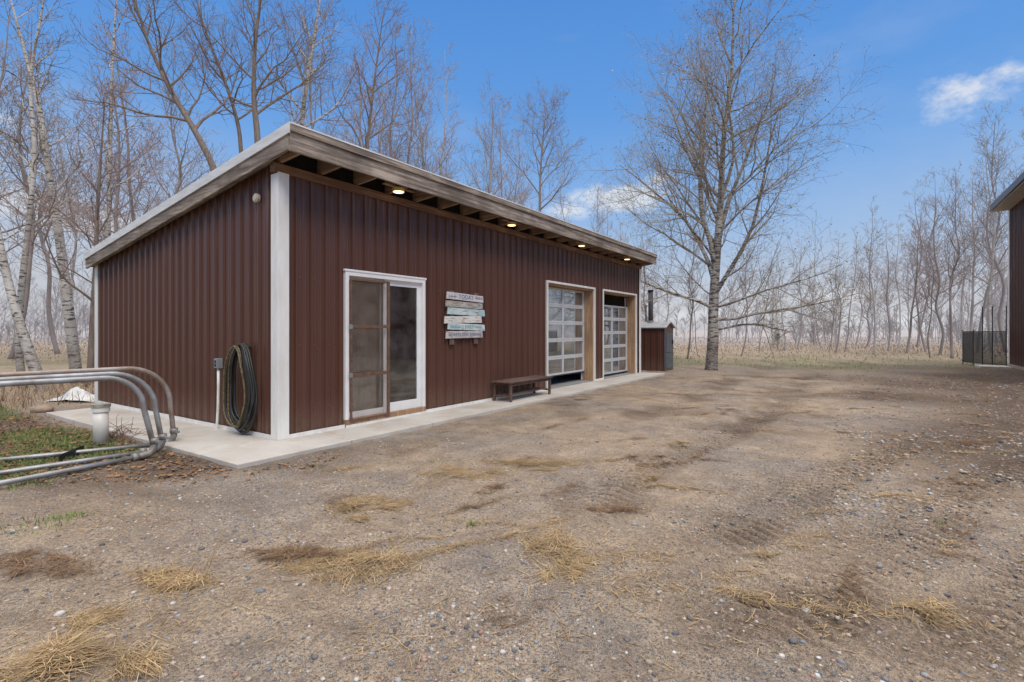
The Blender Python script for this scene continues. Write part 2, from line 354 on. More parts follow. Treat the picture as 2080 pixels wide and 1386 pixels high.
def cat(parts):
    V, Fc, K, o = [], [], [], 0
    for v, f, k in parts: V.append(v); Fc.append(f+o); K.append(k); o += len(v)
    return np.concatenate(V), np.concatenate(Fc), np.concatenate(K)
tag(np_mesh('gravel', *cat([stones(44000, 1.7, 12, .0035, .0145, 3), stones(2000, 1.8, 12, .01, .024, 4), stones(7500, 4, 17, .008, .028, 6, True)]), attr_mat('stone', .85, .3, 60)), 'loose grey, pink and tan stones strewn over the yard', 'gravel', kind='stuff')
STRAW = attr_mat('straw', .85, .15, 20)
def blades(x, y, z, L, w, az, el, bend, col):
    n = len(x); P = np.stack([x, y, z], -1)
    h = np.stack([np.cos(az), np.sin(az)], -1); sd = np.stack([-h[:, 1], h[:, 0], np.zeros(n)], -1)*w[:, None]/2
    def pt(t):
        hh = L*t*np.cos(el); zz = L*t*np.sin(el)-bend*L*t*t
        return P+np.stack([h[:, 0]*hh, h[:, 1]*hh, zz], -1)
    a, b, c = pt(0), pt(.55), pt(1.)
    V = np.stack([a-sd, a+sd, b-sd*.8, b+sd*.8, c], 1)
    T = np.array([(0,1,3),(0,3,2),(2,3,4)])
    return V.reshape(-1, 3), (T[None]+np.arange(n)[:, None, None]*5).reshape(-1, 3), np.repeat(col, 5, 0)
def scol(n, r, a=(.5, .365, .2), b=(.22, .135, .07)):
    t = r.rand(n, 1); return np.array(a)*t+np.array(b)*(1-t)
def clump(n, cx, cy, sx, sy, rot, seed, lift=.03, Lm=(.05, .2), colr=None, base=(0, 0, 0)):
    r = np.random.RandomState(seed)
    k = r.randint(7, 14); cxs = r.randn(k)*sx*.62; cys = r.randn(k)*sy*.62; w = r.randint(0, k, n); spr = .1+.3*r.rand(k)
    px = cxs[w]+r.randn(n)*sx*spr[w]; py = cys[w]+r.randn(n)*sy*spr[w]
    ca, sa = math.cos(rot), math.sin(rot); x = cx+px*ca-py*sa; y = cy+px*sa+py*ca
    e = np.exp(-(px/sx)**2-(py/sy)**2)
    z = gz(x, y)+r.rand(n)*lift*.6*e+.006
    L = Lm[0]+(Lm[1]-Lm[0])*r.rand(n)**1.5
    K = colr(n, r) if colr else scol(n, r)
    a0 = r.rand(k)*6.28; az = np.where(r.rand(n) < .5, a0[w]+r.randn(n)*.4, r.rand(n)*6.28)
    return blades(x-base[0], y-base[1], z-base[2], L, .002+.003*r.rand(n), az, r.rand(n)*.22*e, .08*r.rand(n), K*(.65+.7*vn(x, y, .06, 13))[:, None])
DKS = lambda n, r: scol(n, r, (.3, .185, .105), (.1, .062, .04))
heaps = [
 (130, 1325, .28, .22, 2600, .1, 'large tangled heap of dry straw in the lower left corner of the yard', 0),
 (350, 1160, .24, .09, 1000, .05, 'flat clump of dry grass with one tall stalk, left foreground of the yard', 0),
 (770, 1120, .33, .16, 1500, .05, 'wide straw clump on bare sand in the middle foreground, nearest the centre line', 0),
 (735, 1012, .28, .22, 1300, .05, 'pale straw tuft on the drive directly below the patio door', 0),
 (1140, 1090, .16, .36, 1300, .05, 'long curved streak of dead grass in the middle of the drive', 0),
 (1070, 925, .55, .22, 1500, .04, 'spread of golden straw on the drive below the wooden bench', 0),
 (920, 943, .28, .17, 700, .04, 'small straw tuft between the patio door and the bench, out on the drive', 0),
 (600, 1108, .3, .07, 800, .04, 'thin dark strip of dead grass left of the wide straw clump', 1),
 (90, 1140, .36, .13, 900, .04, 'dark matted grass patch at the left edge of the yard', 1),
 (1890, 1228, .13, .06, 300, .03, 'small tuft of straw on the wheel ruts at lower right', 0),
 (1420, 790, 1.2, .4, 1300, .05, 'long pale straw drift on the drive near the far garage door', 0),
 (1650, 832, .55, .24, 650, .05, 'small golden straw drift at the far right of the drive', 0),
 (1250, 1015, .17, .06, 350, .03, 'small dark clump of dead grass beside the drive centre', 1),
 (1960, 885, .6, .16, 700, .04, 'flat brown grass patch by the right edge of the yard', 1),
]
for i, (px, py, sx, sy, n, lift, lab, dk) in enumerate(heaps):
    cx, cy = gp(px, py+6); cz = float(gz(cx, cy))
    v, f, k = clump(n, cx, cy, sx, sy, rnd.uniform(-.4, .4), 100+i, lift, (.04, .17), DKS if dk else None, (cx, cy, cz))
    if i == 1:
        r = np.random.RandomState(5); m = 9
        v2, f2, k2 = blades(.13+r.rand(m)*.05, r.rand(m)*.04, np.zeros(m), .25+.2*r.rand(m), np.full(m, .004), r.rand(m)*1.2, 1.0+.3*r.rand(m), .2*r.rand(m), scol(m, r))
        v, f, k = cat([(v, f, k), (v2, f2, k2)])
    o = np_mesh('straw_clump', v, f, k, STRAW); o.location = (cx, cy, cz)
    tag(o, lab, 'straw', 'straw clumps lying on the drive')
parts = []
r = np.random.RandomState(77); n = 18000
y = 1.8*(18/1.8)**r.rand(n); x = (r.rand(n)*2-1)*1.05*y; k = offslab(x, y) & (r.rand(n) < .14+sst(.45, .72, vn(x, y, .9, 30)*.6+vn(x, y, .3, 31)*.4))
x, y = x[k], y[k]; n = len(x)
parts.append(blades(x, y, gz(x, y)+.004, .02+.11*r.rand(n)**2, .002+.003*r.rand(n)+.0004*y, r.rand(n)*6.28, r.rand(n)*.12, .05*r.rand(n), scol(n, r)*(.7+.5*r.rand(n, 1))))
for i in range(200):
    Y = rnd.uniform(2.6, 17); cx = rnd.uniform(-.35, .95)*Y; cy = Y
    if not offslab(np.array([cx]), np.array([cy]))[0] or UV(cx, cy)[1] > -.9: continue
    parts.append(clump(rnd.randint(60, 300), cx, cy, rnd.uniform(.06, .5), rnd.uniform(.03, .15), rnd.uniform(-.3, 1.2), 300+i, .02, (.03, .13), DKS if rnd.random() < .35 else None))
tag(np_mesh('straw_litter', *cat(parts), STRAW), 'thin scatter of loose straw bits over the gravel yard', 'straw litter', kind='stuff')
def green_col(n, r):
    t = r.rand(n, 1); return np.array((.2, .26, .075))*t+np.array((.095, .145, .042))*(1-t)
r = np.random.RandomState(8); n = 44000
x = -10+7.2*r.rand(n); y = 5.2+9*r.rand(n); gg, dd, ll, _ = zones(x, y); k = (r.rand(n) < gg*1.0) & offslab(x, y); x, y = x[k], y[k]; n = len(x)
parts = [blades(x, y, gz(x, y), .03+.055*r.rand(n), .005+.004*r.rand(n), r.rand(n)*6.28, .6+.8*r.rand(n), .2*r.rand(n), green_col(n, r))]
for px, py, m, s in ((20, 962, 200, .12), (60, 975, 120, .1), (145, 1040, 60, .06), (964, 1050, 30, .03), (490, 938, 20, .04), (110, 1050, 40, .1), (1900, 1045, 15, .04), (40, 1055, 60, .12), (880, 930, 14, .05), (645, 938, 14, .05)):
    cx, cy = gp(px, py); xx = cx+r.randn(m)*s; yy = cy+r.randn(m)*s
    parts.append(blades(xx, yy, gz(xx, yy), .03+.04*r.rand(m), np.full(m, .006), r.rand(m)*6.28, .6+.7*r.rand(m), .2*r.rand(m), green_col(m, r)*1.2))
n = 9000; x = 2+24*r.rand(n); y = 19+14*r.rand(n); gg, dd, ll, _ = zones(x, y); k = (r.rand(n) < gg+.05) & offslab(x, y); x, y = x[k], y[k]; n = len(x)
parts.append(blades(x, y, gz(x, y), .05+.09*r.rand(n), .012+.01*r.rand(n), r.rand(n)*6.28, .6+.7*r.rand(n), .2*r.rand(n), green_col(n, r)*np.array([[1.2, 1.1, 1.2]])+.02))
tag(np_mesh('green_grass', *cat(parts), STRAW), 'short green spring grass in patches beside the shed and past the drive', 'grass', kind='stuff')
r = np.random.RandomState(9); n = 14000
zone = r.rand(n); x = np.empty(n); y = np.empty(n)
a = zone < .66; x[a] = -8.5+6.5*r.rand(a.sum()); y[a] = 4.4+6*r.rand(a.sum())
c_ = ~a; x[c_] = 4+17*r.rand(c_.sum()); y[c_] = 5.5+16*r.rand(c_.sum())
gg, dd, ll, _ = zones(x, y); k = offslab(x, y) & (r.rand(n) < ll*1.2) & ~(a & (y < 4.9)); x, y = x[k], y[k]; n = len(x)
s = .015+.02*r.rand(n); az = r.rand(n)*6.28; ca, sa = np.cos(az), np.sin(az); z = gz(x, y)+.008
def lv(dx, dy, dz): return np.stack([x+s*(dx*ca-dy*sa), y+s*(dx*sa+dy*ca), z+s*dz*(.4+r.rand(n))], -1)
V = np.stack([lv(-1, 0, .3), lv(0, -.6, 0), lv(1.1, 0, .5), lv(0, .6, .35)], 1).reshape(-1, 3)
Fl = np.array([(0,1,3),(1,2,3)])[None]+np.arange(n)[:, None, None]*4
t = r.rand(n, 1)**1.3; K = np.array((.38, .2, .09))*t+np.array((.14, .082, .05))*(1-t)
tag(np_mesh('fallen_leaves', V, Fl.reshape(-1, 3), np.repeat(K, 4, 0), STRAW), 'dry brown fallen leaves by the pipes and along the right of the yard', 'leaves', kind='stuff')
r = np.random.RandomState(10); n = 60000
y = 24*(110/24.)**r.rand(n); x = (-1.15+2.3*r.rand(n))*y
u_, v_ = UV(x, y); k = (v_ > 7.5) | (u_ > 15.5); k &= (r.rand(n) < .08+sst(24, 42, y+8*(vn(x, y, 6, 9)-.5)))
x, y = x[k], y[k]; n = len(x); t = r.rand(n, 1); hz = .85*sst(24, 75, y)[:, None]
K = (np.array((.45, .345, .245))*t+np.array((.37, .28, .2))*(1-t))*(1-hz)+np.array((.42, .38, .37))*hz  # far blades blended to a haze colour with distance
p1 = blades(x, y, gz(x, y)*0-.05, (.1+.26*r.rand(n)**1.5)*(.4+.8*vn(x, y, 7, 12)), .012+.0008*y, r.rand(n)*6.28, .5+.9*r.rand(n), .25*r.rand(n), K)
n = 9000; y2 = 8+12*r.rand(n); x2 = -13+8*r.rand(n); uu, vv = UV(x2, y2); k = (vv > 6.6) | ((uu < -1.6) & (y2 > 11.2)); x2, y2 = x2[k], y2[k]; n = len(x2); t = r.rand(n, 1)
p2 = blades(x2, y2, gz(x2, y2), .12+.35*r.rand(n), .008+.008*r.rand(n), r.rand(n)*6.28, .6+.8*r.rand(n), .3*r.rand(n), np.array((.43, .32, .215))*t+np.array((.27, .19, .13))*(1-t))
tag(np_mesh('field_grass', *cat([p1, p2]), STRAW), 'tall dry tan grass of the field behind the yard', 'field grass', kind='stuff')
# ------------------------------------------------------------------ walkway
mb = MB()
us = [-.97, .5, 2.0, 3.5, 5.0, 6.5, 8.0, 9.5, 11.0, 12.95]
for a, b in zip(us[:-1], us[1:]): mb.box(a+.006, -.8, -.14, b-.006, -.004, 0)
vs = [0, 1.4, 2.8, 4.1, 5.35]
for a, b in zip(vs[:-1], vs[1:]): mb.box(-.97, a+.006, -.14, -.004, b-.006, 0)
wk = mb.build('walkway', CONC, None, False, .008); wk.location = (*C0, 0); wk.rotation_euler[2] = ANG
tag(wk, 'pale concrete walkway along the front and side of the brown shed', 'walkway', kind='structure')
# ------------------------------------------------------------------ the shed
LEN, DEP = 12.77, 6.08
shed = empty('metal_shed', (*C0, 0), 'long brown ribbed metal shed with single slope roof and two glazed garage doors', 'shed', rz=ANG)
def zr(v): return 3.835-.1505*(v+.49)
def prof(a0, a1, p=.2286):
    k = int(a0/p)-1
    pts = []
    while k*p < a1+p:
        c = k*p
        for dx, h in ((-.028, 0), (-.015, .032), (.015, .032), (.028, 0), (p/3-.012, 0), (p/3, .008), (p/3+.012, 0), (2*p/3-.012, 0), (2*p/3, .008), (2*p/3+.012, 0)): pts.append((c+dx, h))
        k += 1
    pts.sort(); A = [q[0] for q in pts]; Hh = [q[1] for q in pts]
    out = [(a0, float(np.interp(a0, A, Hh)))]+[q for q in pts if a0+1e-4 < q[0] < a1-1e-4]+[(a1, float(np.interp(a1, A, Hh)))]
    return out
def ribs(mb, a0, a1, zb, zt, pos):
    pr = prof(a0, a1); b = len(mb.v)
    for a, h in pr:
        mb.v.append((*pos(a, h), zb)); mb.v.append((*pos(a, h), zt(a) if callable(zt) else zt))
    for i in range(len(pr)-1): q = b+2*i; mb.f.append((q, q+2, q+3, q+1))
fp = lambda a, h: (a, -h)
ZF = 3.41
DOOR = (.985, 2.62, .05, 2.25); G1 = (6.74, 9.26, 0, 2.52); G2 = (9.87, 12.40, 0, 2.52)
mb = MB()
ribs(mb, .02, DOOR[0], .01, ZF, fp); ribs(mb, DOOR[0], DOOR[1], DOOR[3], ZF, fp); ribs(mb, DOOR[1], G1[0], .01, ZF, fp)
ribs(mb, G1[0], G1[1], G1[3], ZF, fp); ribs(mb, G1[1], G2[0], .01, ZF, fp); ribs(mb, G2[0], G2[1], G2[3], ZF, fp); ribs(mb, G2[1], LEN-.02, .01, ZF, fp)
mb.build('front_wall', SID, shed)
mb = MB(); ribs(mb, .02, DEP, .01, lambda v: zr(v)-.06, lambda a, h: (-h, a)); mb.build('side_wall', SID, shed)
mb = MB(); ribs(mb, 0, DEP, .01, lambda v: zr(v)-.06, lambda a, h: (LEN+h, a)); mb.build('side_wall', SID, shed)
mb = MB(); ribs(mb, 0, LEN, .01, zr(DEP)-.06, lambda a, h: (a, DEP+h)); mb.build('back_wall', SID, shed)
mb = MB()
for a, b, z0, z1 in ((.03, DOOR[0], 0, ZF), (DOOR[0], DOOR[1], DOOR[3], ZF), (DOOR[1], G1[0]-.0, 0, ZF), (G1[0], G1[1], G1[3]+.02, ZF), (G1[1], G2[0], 0, ZF), (G2[0], G2[1], G2[3]+.02, ZF), (G2[1], LEN-.03, 0, ZF)): mb.box(a+.001, .02, z0, b-.001, .06, z1)
mb.box(.02, DEP-.08, 0, LEN-.02, DEP-.03, 2.7); mb.box(.02, .07, 0, .05, DEP-.09, 2.7); mb.box(LEN-.06, .07, 0, LEN-.02, DEP-.09, 2.7)
mb.box(5.2, .08, 0, 5.26, DEP-.1, 2.7)
mb.build('inner_lining', INT, shed)
MB().box(.05, .0, -.1, LEN-.05, DEP-.09, .012).build('floor', CONC_INT, shed)
for u0, sg in ((0, 1), (LEN, -1)):
    m = MB()
    if sg == 1:
        m.box(-.05, -.052, .0, .105, -.039, 3.42); m.box(-.052, -.038, 0, -.039, .11, 3.40)
    else:
        m.box(LEN-.105, -.052, 0, LEN+.05, -.039, 3.42); m.box(LEN+.039, -.038, 0, LEN+.052, .11, 3.40)
    m.build('corner_trim', WHITE, shed, False, .004)
MB().box(-.05, DEP-.1, 0, -.037, DEP+.046, zr(DEP)-.1).build('corner_trim', WHITE, shed)
MB().box(-.046, .112, .0, -.037, DEP-.101, .05).build('base_trim', WHITE, shed)
for a, b in ((.106, DOOR[0]-.008), (DOOR[1]+.008, G1[0]-.052), (G1[1]+.052, G2[0]-.052)): MB().box(a, -.046, 0, b, -.037, .05).build('base_trim', WHITE, shed)
uA, uB, vA, vB = -.15, LEN+.12, -.49, DEP+.06
r_ = MB()
def slab(m, u0, u1, v0, v1, t0, t1):
    m.hexa([(u0, v0, zr(v0)+t0), (u1, v0, zr(v0)+t0), (u1, v1, zr(v1)+t0), (u0, v1, zr(v1)+t0), (u0, v0, zr(v0)+t1), (u1, v0, zr(v0)+t1), (u1, v1, zr(v1)+t1), (u0, v1, zr(v1)+t1)])
slab(r_, uA-.02, uB+.02, vA-.02, vB+.02, .0, .03)
k = uA+.1
while k < uB-.05: slab(r_, k-.02, k+.02, vA-.01, vB+.01, .0305, .052); k += .23
roof = r_.build('roof', ROOF, shed)
d_ = MB(); slab(d_, uA, uB, vA+.02, vB, -.012, -.004); d_.build('roof_deck', DARK, roof)  # deck underside near black, painting in the shade between rafters
f_ = MB(); f_.box(uA-.04, vA-.04, 3.55, uB+.04, vA, 3.775); f_.build('fascia_board', WOOD_X, shed, False, .004)
f_ = MB(); f_.box(uA-.05, vA-.07, 3.776, uB+.05, vA-.035, 3.856); f_.build('fascia_cap', WOOD_X, shed, False, .003)
f_ = MB(); f_.box(uA-.05, vA-.078, 3.858, uB+.05, vA-.01, 3.878); f_.build('drip_edge', GALV, roof)
for u0, u1, uo0, uo1 in ((uA-.04, uA, uA-.06, uA-.043), (uB, uB+.04, uB+.043, uB+.06)):
    f_ = MB(); slab(f_, u0, u1, vA+.002, vB, -.26, -.03); f_.build('fascia_board', WOOD_Y, shed, False, .004)
    f_ = MB(); slab(f_, uo0, uo1, vA-.05, vB+.02, -.085, .04); f_.build('drip_edge', GALV, roof)
f_ = MB(); slab(f_, uA+.002, -.039, .03, DEP, -.2, -.17); f_.build('side_soffit', WOOD_Y, shed)
f_ = MB(); f_.box(uA-.03, vB-.03, zr(vB)-.22, uB+.03, vB+.01, zr(vB)-.03); f_.build('fascia_board', WOOD_X, shed)
MB().box(-.1, -.053, ZF+.002, LEN+.1, .05, 3.52).build('wall_beam', BEAM, shed, False, .003)
MB().box(.0, .052, 3.40, LEN, .08, 3.74).build('eave_shade_board', DARK, shed)  # near-black board painted as the shade of the open eave above the beam
k = -.02
while k < LEN+.1:
    f_ = MB(); f_.hexa([(k, vA+.003, 3.58), (k+.04, vA+.003, 3.58), (k+.04, .05, 3.53), (k, .05, 3.53), (k, vA+.003, zr(vA)-.014), (k+.04, vA+.003, zr(vA)-.014), (k+.04, .05, zr(.05)-.014), (k, .05, zr(.05)-.014)])
    f_.build('rafter', RAFT, shed); k += .6095
LIT = emis('lamp_warm', (1, .74, .4), 2.6); LTR = M('lamp_trim', (.7, .55, .3), None, 5)
for u in (1.80, 4.89, 8.03, 11.05):
    def disc(m, r0, z0, z1, n=20):
        b = len(m.v)
        for q in range(n): m.v.append((u+r0*math.cos(6.2832*q/n), -.27+r0*math.sin(6.2832*q/n), z0))
        for q in range(n): m.v.append((u+r0*math.cos(6.2832*q/n), -.27+r0*math.sin(6.2832*q/n), z1))
        for q in range(n): m.f.append((b+q, b+(q+1) % n, b+n+(q+1) % n, b+n+q))
        m.f.append(tuple(b+q for q in reversed(range(n)))); m.f.append(tuple(b+n+q for q in range(n))); return m
    MB().box(u-.3, -.3, 3.582, u+.3, -.24, 3.6).build('light_cleat', RAFT, shed)
    c = disc(MB(), .095, 3.528, 3.581).build('soffit_light', LTR, shed); disc(MB(), .078, 3.52, 3.527).build('lit_lens', LIT, c)
m = MB(); m.tube([(-.02, .46, 3.15), (-.06, .46, 3.15)], .06, 20); m.tube([(-.06, .46, 3.15), (-.072, .46, 3.15)], .042, 20); m.build('vent_cap', M('beige_plastic', (.6, .52, .42), None, 6), shed)
m = MB(); m.tube([(-.005, .66, .28), (-.04, .66, .28)], .035, 14); m.build('drain_hole', DARK, shed)
m = MB(); k = 0
SC = [(fp, .03, LEN, (.35, 1.2, 2.1, 3.0)), (lambda a, h: (-h, a), .1, DEP, (.35, 1.2, 2.1))]
for fn, a0, a1, zz in SC:
    k = 1
    while k*.2286 < a1:
        for z in zz:
            a = k*.2286+.05
            if fn is fp and any(D[0]-.06 < a < D[1]+.06 and z < D[3]+.06 for D in (DOOR, G1, G2)): continue
            if fn is fp: m.box(a-.006, -.012, z-.006, a+.006, -.001, z+.006)
            else: m.box(-.012, a-.006, z-.006, -.001, a+.006, z+.006)
        k += 1
tag(m.build('screw_heads', M('screw', (.22, .15, .12), None, 5, None, .4), shed), kind='stuff')
u0, u1, z0, z1 = DOOR
pd = MB()
t = .062
pd.box(u0, -.055, z0+.06, u0+t, .03, z1); pd.box(u1-t, -.055, z0+.06, u1, .03, z1); pd.box(u0+t, -.055, z1-t, u1-t, .03, z1); pd.box(u0-.02, -.065, z1, u1+.02, -.02, z1+.03)
pdo = pd.build('patio_door', WHITE2, shed, False, .004)
q = MB(); q.box(u0, -.06, z0-.04, u1, .04, z0+.058); q.build('door_sill', POST, pdo)
q = MB(); q.box(u0-.005, -.067, .0, u1+.005, -.061, .035); q.build('sill_trim', WHITE, pdo)
def leaf(a, b, v, w, pane_mat, nm):
    s = MB(); s.box(a, v, z0+.06, a+w, v+.035, z1-t); s.box(b-w, v, z0+.06, b, v+.035, z1-t); s.box(a+w, v, z1-t-w, b-w, v+.035, z1-t); s.box(a+w, v, z0+.06, b-w, v+.035, z0+.06+w*1.7)
    s.build('door_leaf', WHITE2, pdo, False, .003)
    p = MB(); p.box(a+w, v+.014, z0+.06+w*1.7, b-w, v+.02, z1-t-w); p.build('pane', pane_mat, pdo)
leaf(1.76, u1-t, -.005, .085, GL_DARK, 'r'); leaf(u0+t, 1.83, .035, .05, GL_DIRTY, 'l')
a, b, v = u0+t+.004, 1.80, -.082
q = MB()
for (x0, zz0, x1, zz1) in ((a, z0+.03, a+.03, z1-t-.03), (b-.05, z0+.03, b, z1-t-.03), (a+.03, z1-t-.065, b-.05, z1-t-.03), (a+.03, z0+.03, b-.05, z0+.06), (a+.03, 1.43, b-.05, 1.48), (a+.03, .72, b-.05, .775)): q.box(x0, v, zz0, x1, v+.022, zz1)
q.build('guard_frame', RUST, pdo, False, .002)
q = MB(); pz = .034; A, B, Z0, Z1 = a+.03, b-.05, z0+.06, z1-t-.065
def clipline(s0, dirn):
    sl = dirn*1.75
    def clampx(z): return A+(z-Z0-s0)/sl
    lo, hi = sorted((clampx(Z0), clampx(Z1)))
    xa = max(A, lo); xb = min(B, hi)
    if xb-xa < .01: return None
    return (xa, Z0+s0+sl*(xa-A)), (xb, Z0+s0+sl*(xb-A))
s0 = -1.6
while s0 < 4.2:
    for dn in (1, -1):
        c = clipline(s0, dn)
        if c: q.bar((c[0][0], v+.010+.003*dn, c[0][1]), (c[1][0], v+.010+.003*dn, c[1][1]), .0022, .002)
    s0 += pz*1.75
q.build('steel_mesh', M('tan_rust_mesh', (.36, .26, .19), (.22, .145, .1), 9, None, .7), pdo)
for z in (1.45, .75):
    q = MB(); q.box(a-.03, v-.006, z-.03, a+.035, v-.001, z+.03); q.tube([(a-.012, v-.012, z-.035), (a-.012, v-.012, z+.035)], .012, 8)
    q.build('guard_hinge', GREY, pdo)
q = MB()
N = 60
for i in range(N+1):
    uu = u0+.05+(.80)*i/N; vv = .30+.02*math.sin(i*1.1)+.01*math.sin(i*2.7)
    q.v += [(uu, vv, .1), (uu, vv, 1.05+.1*math.sin(i*.2))]
for i in range(N): q.f.append((2*i, 2*i+2, 2*i+3, 2*i+1))
q.build('curtain', M('grey_curtain', (.4, .38, .35), None, 3), pdo)
def garage(G, zb, zt):
    u0, u1, _, z1 = G
    tr = MB(); w = .05
    tr.box(u0-w, -.055, 0, u0, -.003, z1+w); tr.box(u1, -.055, 0, u1+w, -.003, z1+w); tr.box(u0, -.055, z1, u1, -.003, z1+w)
    gd = tr.build('garage_door', WHITE, shed, False, .003)
    j = MB(); j.box(u0+.001, -.002, 0.013, u0+.04, .29, z1-.002); j.build('door_jamb', POST, gd)
    j = MB(); j.box(u1-.04, -.002, 0.013, u1-.001, .29, z1-.002); j.build('door_jamb', POST, gd)
    j = MB(); j.box(u0+.041, .0, z1-.04, u1-.041, .29, z1-.002); j.build('door_head', POST, gd)
    a, b, v = u0+.045, u1-.045, .24; rows = 5; hh = (zt-zb)/rows
    fr = MB()
    for i in range(rows):
        s0 = zb+i*hh; s1 = s0+hh-.004
        rb = .045; st = .07
        fr.box(a, v, s0, a+st, v+.045, s1); fr.box(b-st, v, s0, b, v+.045, s1); mid = (a+b)/2; fr.box(mid-.035, v, s0, mid+.035, v+.045, s1)
        for x0, x1 in ((a+st, mid-.035), (mid+.035, b-st)):
            fr.box(x0, v, s0, x1, v+.045, s0+rb); fr.box(x0, v, s1-rb, x1, v+.045, s1)
    fr.build('section_frame', ALU, gd, False, .003)
    for i in range(rows):
        s0 = zb+i*hh; s1 = s0+hh-.004; mid = (a+b)/2
        for x0, x1 in ((a+.07, mid-.035), (mid+.035, b-.07)):
            MB().box(x0, v+.02, s0+.045, x1, v+.026, s1-.045).build('pane', GL_GAR, gd)
    MB().box(a, v+.005, zb-.03, b, v+.035, zb-.001).build('bottom_seal', BLK, gd)
    MB().box(a-.004, v+.06, .02, a+.03, v+.09, z1-.06).build('door_track', GALV, gd); MB().box(b-.03, v+.06, .02, b+.004, v+.09, z1-.06).build('door_track', GALV, gd)
garage(G1, .27, 2.47); garage(G2, .075, 2.16)
BLUE = M('blue_plastic', (.06, .19, .46), (.04, .13, .34), 4, None, .4)
bl = ['blue plastic barrel behind the nearer garage door, left one of three', 'blue plastic barrel behind the nearer garage door, middle one of three', 'blue plastic barrel behind the nearer garage door, right one of three', 'blue plastic barrel inside behind the farther garage door']
for i, u in enumerate((7.15, 7.8, 8.5, 10.6)):
    x, y = W(u, 1.15+.1*(i % 2))
    e = empty('blue_barrel', (x, y, .012), bl[i], 'barrel', 'blue barrels inside the shed', ANG)
    zs = [0, .03, .3, .32, .35, .6, .62, .65, .88, .9]; rs = [.26, .29, .295, .31, .295, .295, .31, .295, .29, .26]
    MB().tube([Vector((0, 0, z)) for z in zs], rs, 24).build('drum', BLUE, e, True)
    for bx_ in (.12, -.12): MB().tube([Vector((bx_, 0, .9)), Vector((bx_, 0, .93))], .035, 12).build('bung', WHITE, e)
# ------------------------------------------------------------------ sign
x, y = W(3.1, -.014)
sg = empty('pallet_sign', (x, y, 1.14), 'painted pallet board sign headed TODAY on the shed wall beside the patio door', 'sign', rz=ANG)
BB = wood_mat('sign_back_wood', (.24, .15, .1), (.16, .095, .065), (.09, .05, .037), 2)
for uu in (.14, .84): MB().box(uu, -.045, 0, uu+.12, -.026, .97).build('back_board', BB, sg, False, .003)
def paint(name, c, c2, wear):
    m, nt, b = nodes(name); b.inputs['Roughness'].default_value = .8
    f = noise(nt, 2.2, 7, (2.2, 14, 14), .7); f2 = noise(nt, 3, 4)
    cc = mixc(nt, ramp(nt, f2, [(.42, (0,)*3), (.58, (1,)*3)]), c, c2)
    cc = mixc(nt, ramp(nt, f, [(wear, (0,)*3), (wear+.1, (.95,)*3)]), cc, (.22, .155, .115)); nt.links.new(cc, b.inputs['Base Color']); return m
rows = [(.03, 1.10, .805, .125, ((.66, .63, .64), (.56, .53, .55)), .55), (.0, 1.08, .672, .11, ((.46, .49, .47), (.38, .32, .26)), .48), (.05, 1.15, .535, .125, ((.56, .62, .62), (.36, .52, .53)), .52),
        (-.03, 1.05, .39, .13, ((.68, .66, .62), (.57, .53, .49)), .52), (.06, 1.15, .262, .115, ((.64, .65, .63), (.46, .56, .56)), .55), (.01, 1.08, .115, .13, ((.58, .56, .54), (.42, .39, .39)), .53)]
def text_mesh(body, size, mat, parent, cx, cz, v):
    cu = bpy.data.curves.new('lettering', 'FONT'); cu.body = body; cu.size = size; cu.align_x = 'CENTER'; cu.align_y = 'CENTER'; cu.extrude = .001; cu.offset = .001; cu.space_character = 1.15
    o = bpy.data.objects.new('lettering_tmp', cu); COL.objects.link(o); dg = bpy.context.evaluated_depsgraph_get()
    me = bpy.data.meshes.new_from_object(o.evaluated_get(dg)); bpy.data.objects.remove(o)
    me.transform(Matrix.Translation((cx, v, cz)) @ Matrix.Rotation(math.pi/2, 4, 'X')); me.name = 'lettering'
    me.materials.clear(); me.materials.append(mat); o2 = bpy.data.objects.new('lettering', me); COL.objects.link(o2); o2.parent = parent; return o2
INK = M('dark_blue_paint', (.1, .12, .2), (.2, .2, .26), 20); TEAL = M('teal_paint', (.08, .32, .35), (.24, .42, .44), 20)
sl = []
for i, (a, b, zz, h, cc, wr) in enumerate(rows):
    m = MB(); tl = rnd.uniform(-.016, .016)
    m.hexa([(a, -.066, zz-tl), (b, -.066, zz+tl), (b, -.046, zz+tl), (a, -.046, zz-tl), (a+.016, -.066, zz+h-tl), (b-.014, -.066, zz+h+tl), (b-.014, -.046, zz+h+tl), (a+.016, -.046, zz+h-tl)])
    sl.append(m.build('slat', paint('sign_paint', cc[0], cc[1], wr), sg, False, .003))
text_mesh('TODAY', .115, INK, sl[0], .57, .866, -.069)
for sgn in (-1, 1):
    ar = MB(); cx = .57+sgn*.38; ar.box(cx-.11, -.0695, .862, cx+.11, -.067, .87)
    for q in (-.08, 0, .08):
        ar.bar((cx+q, -.0682, .866), (cx+q-sgn*-.035, -.0682, .896), .008, .0025); ar.bar((cx+q, -.0682, .866), (cx+q-sgn*-.035, -.0682, .836), .008, .0025)
    ar.build('arrow_mark', INK, sl[0])
text_mesh('EMBRACE EVERYTHING', .078, TEAL, sl[4], .585, .32, -.069); text_mesh('ALWAYS STAY STRONG', .078, INK, sl[5], .55, .18, -.069)
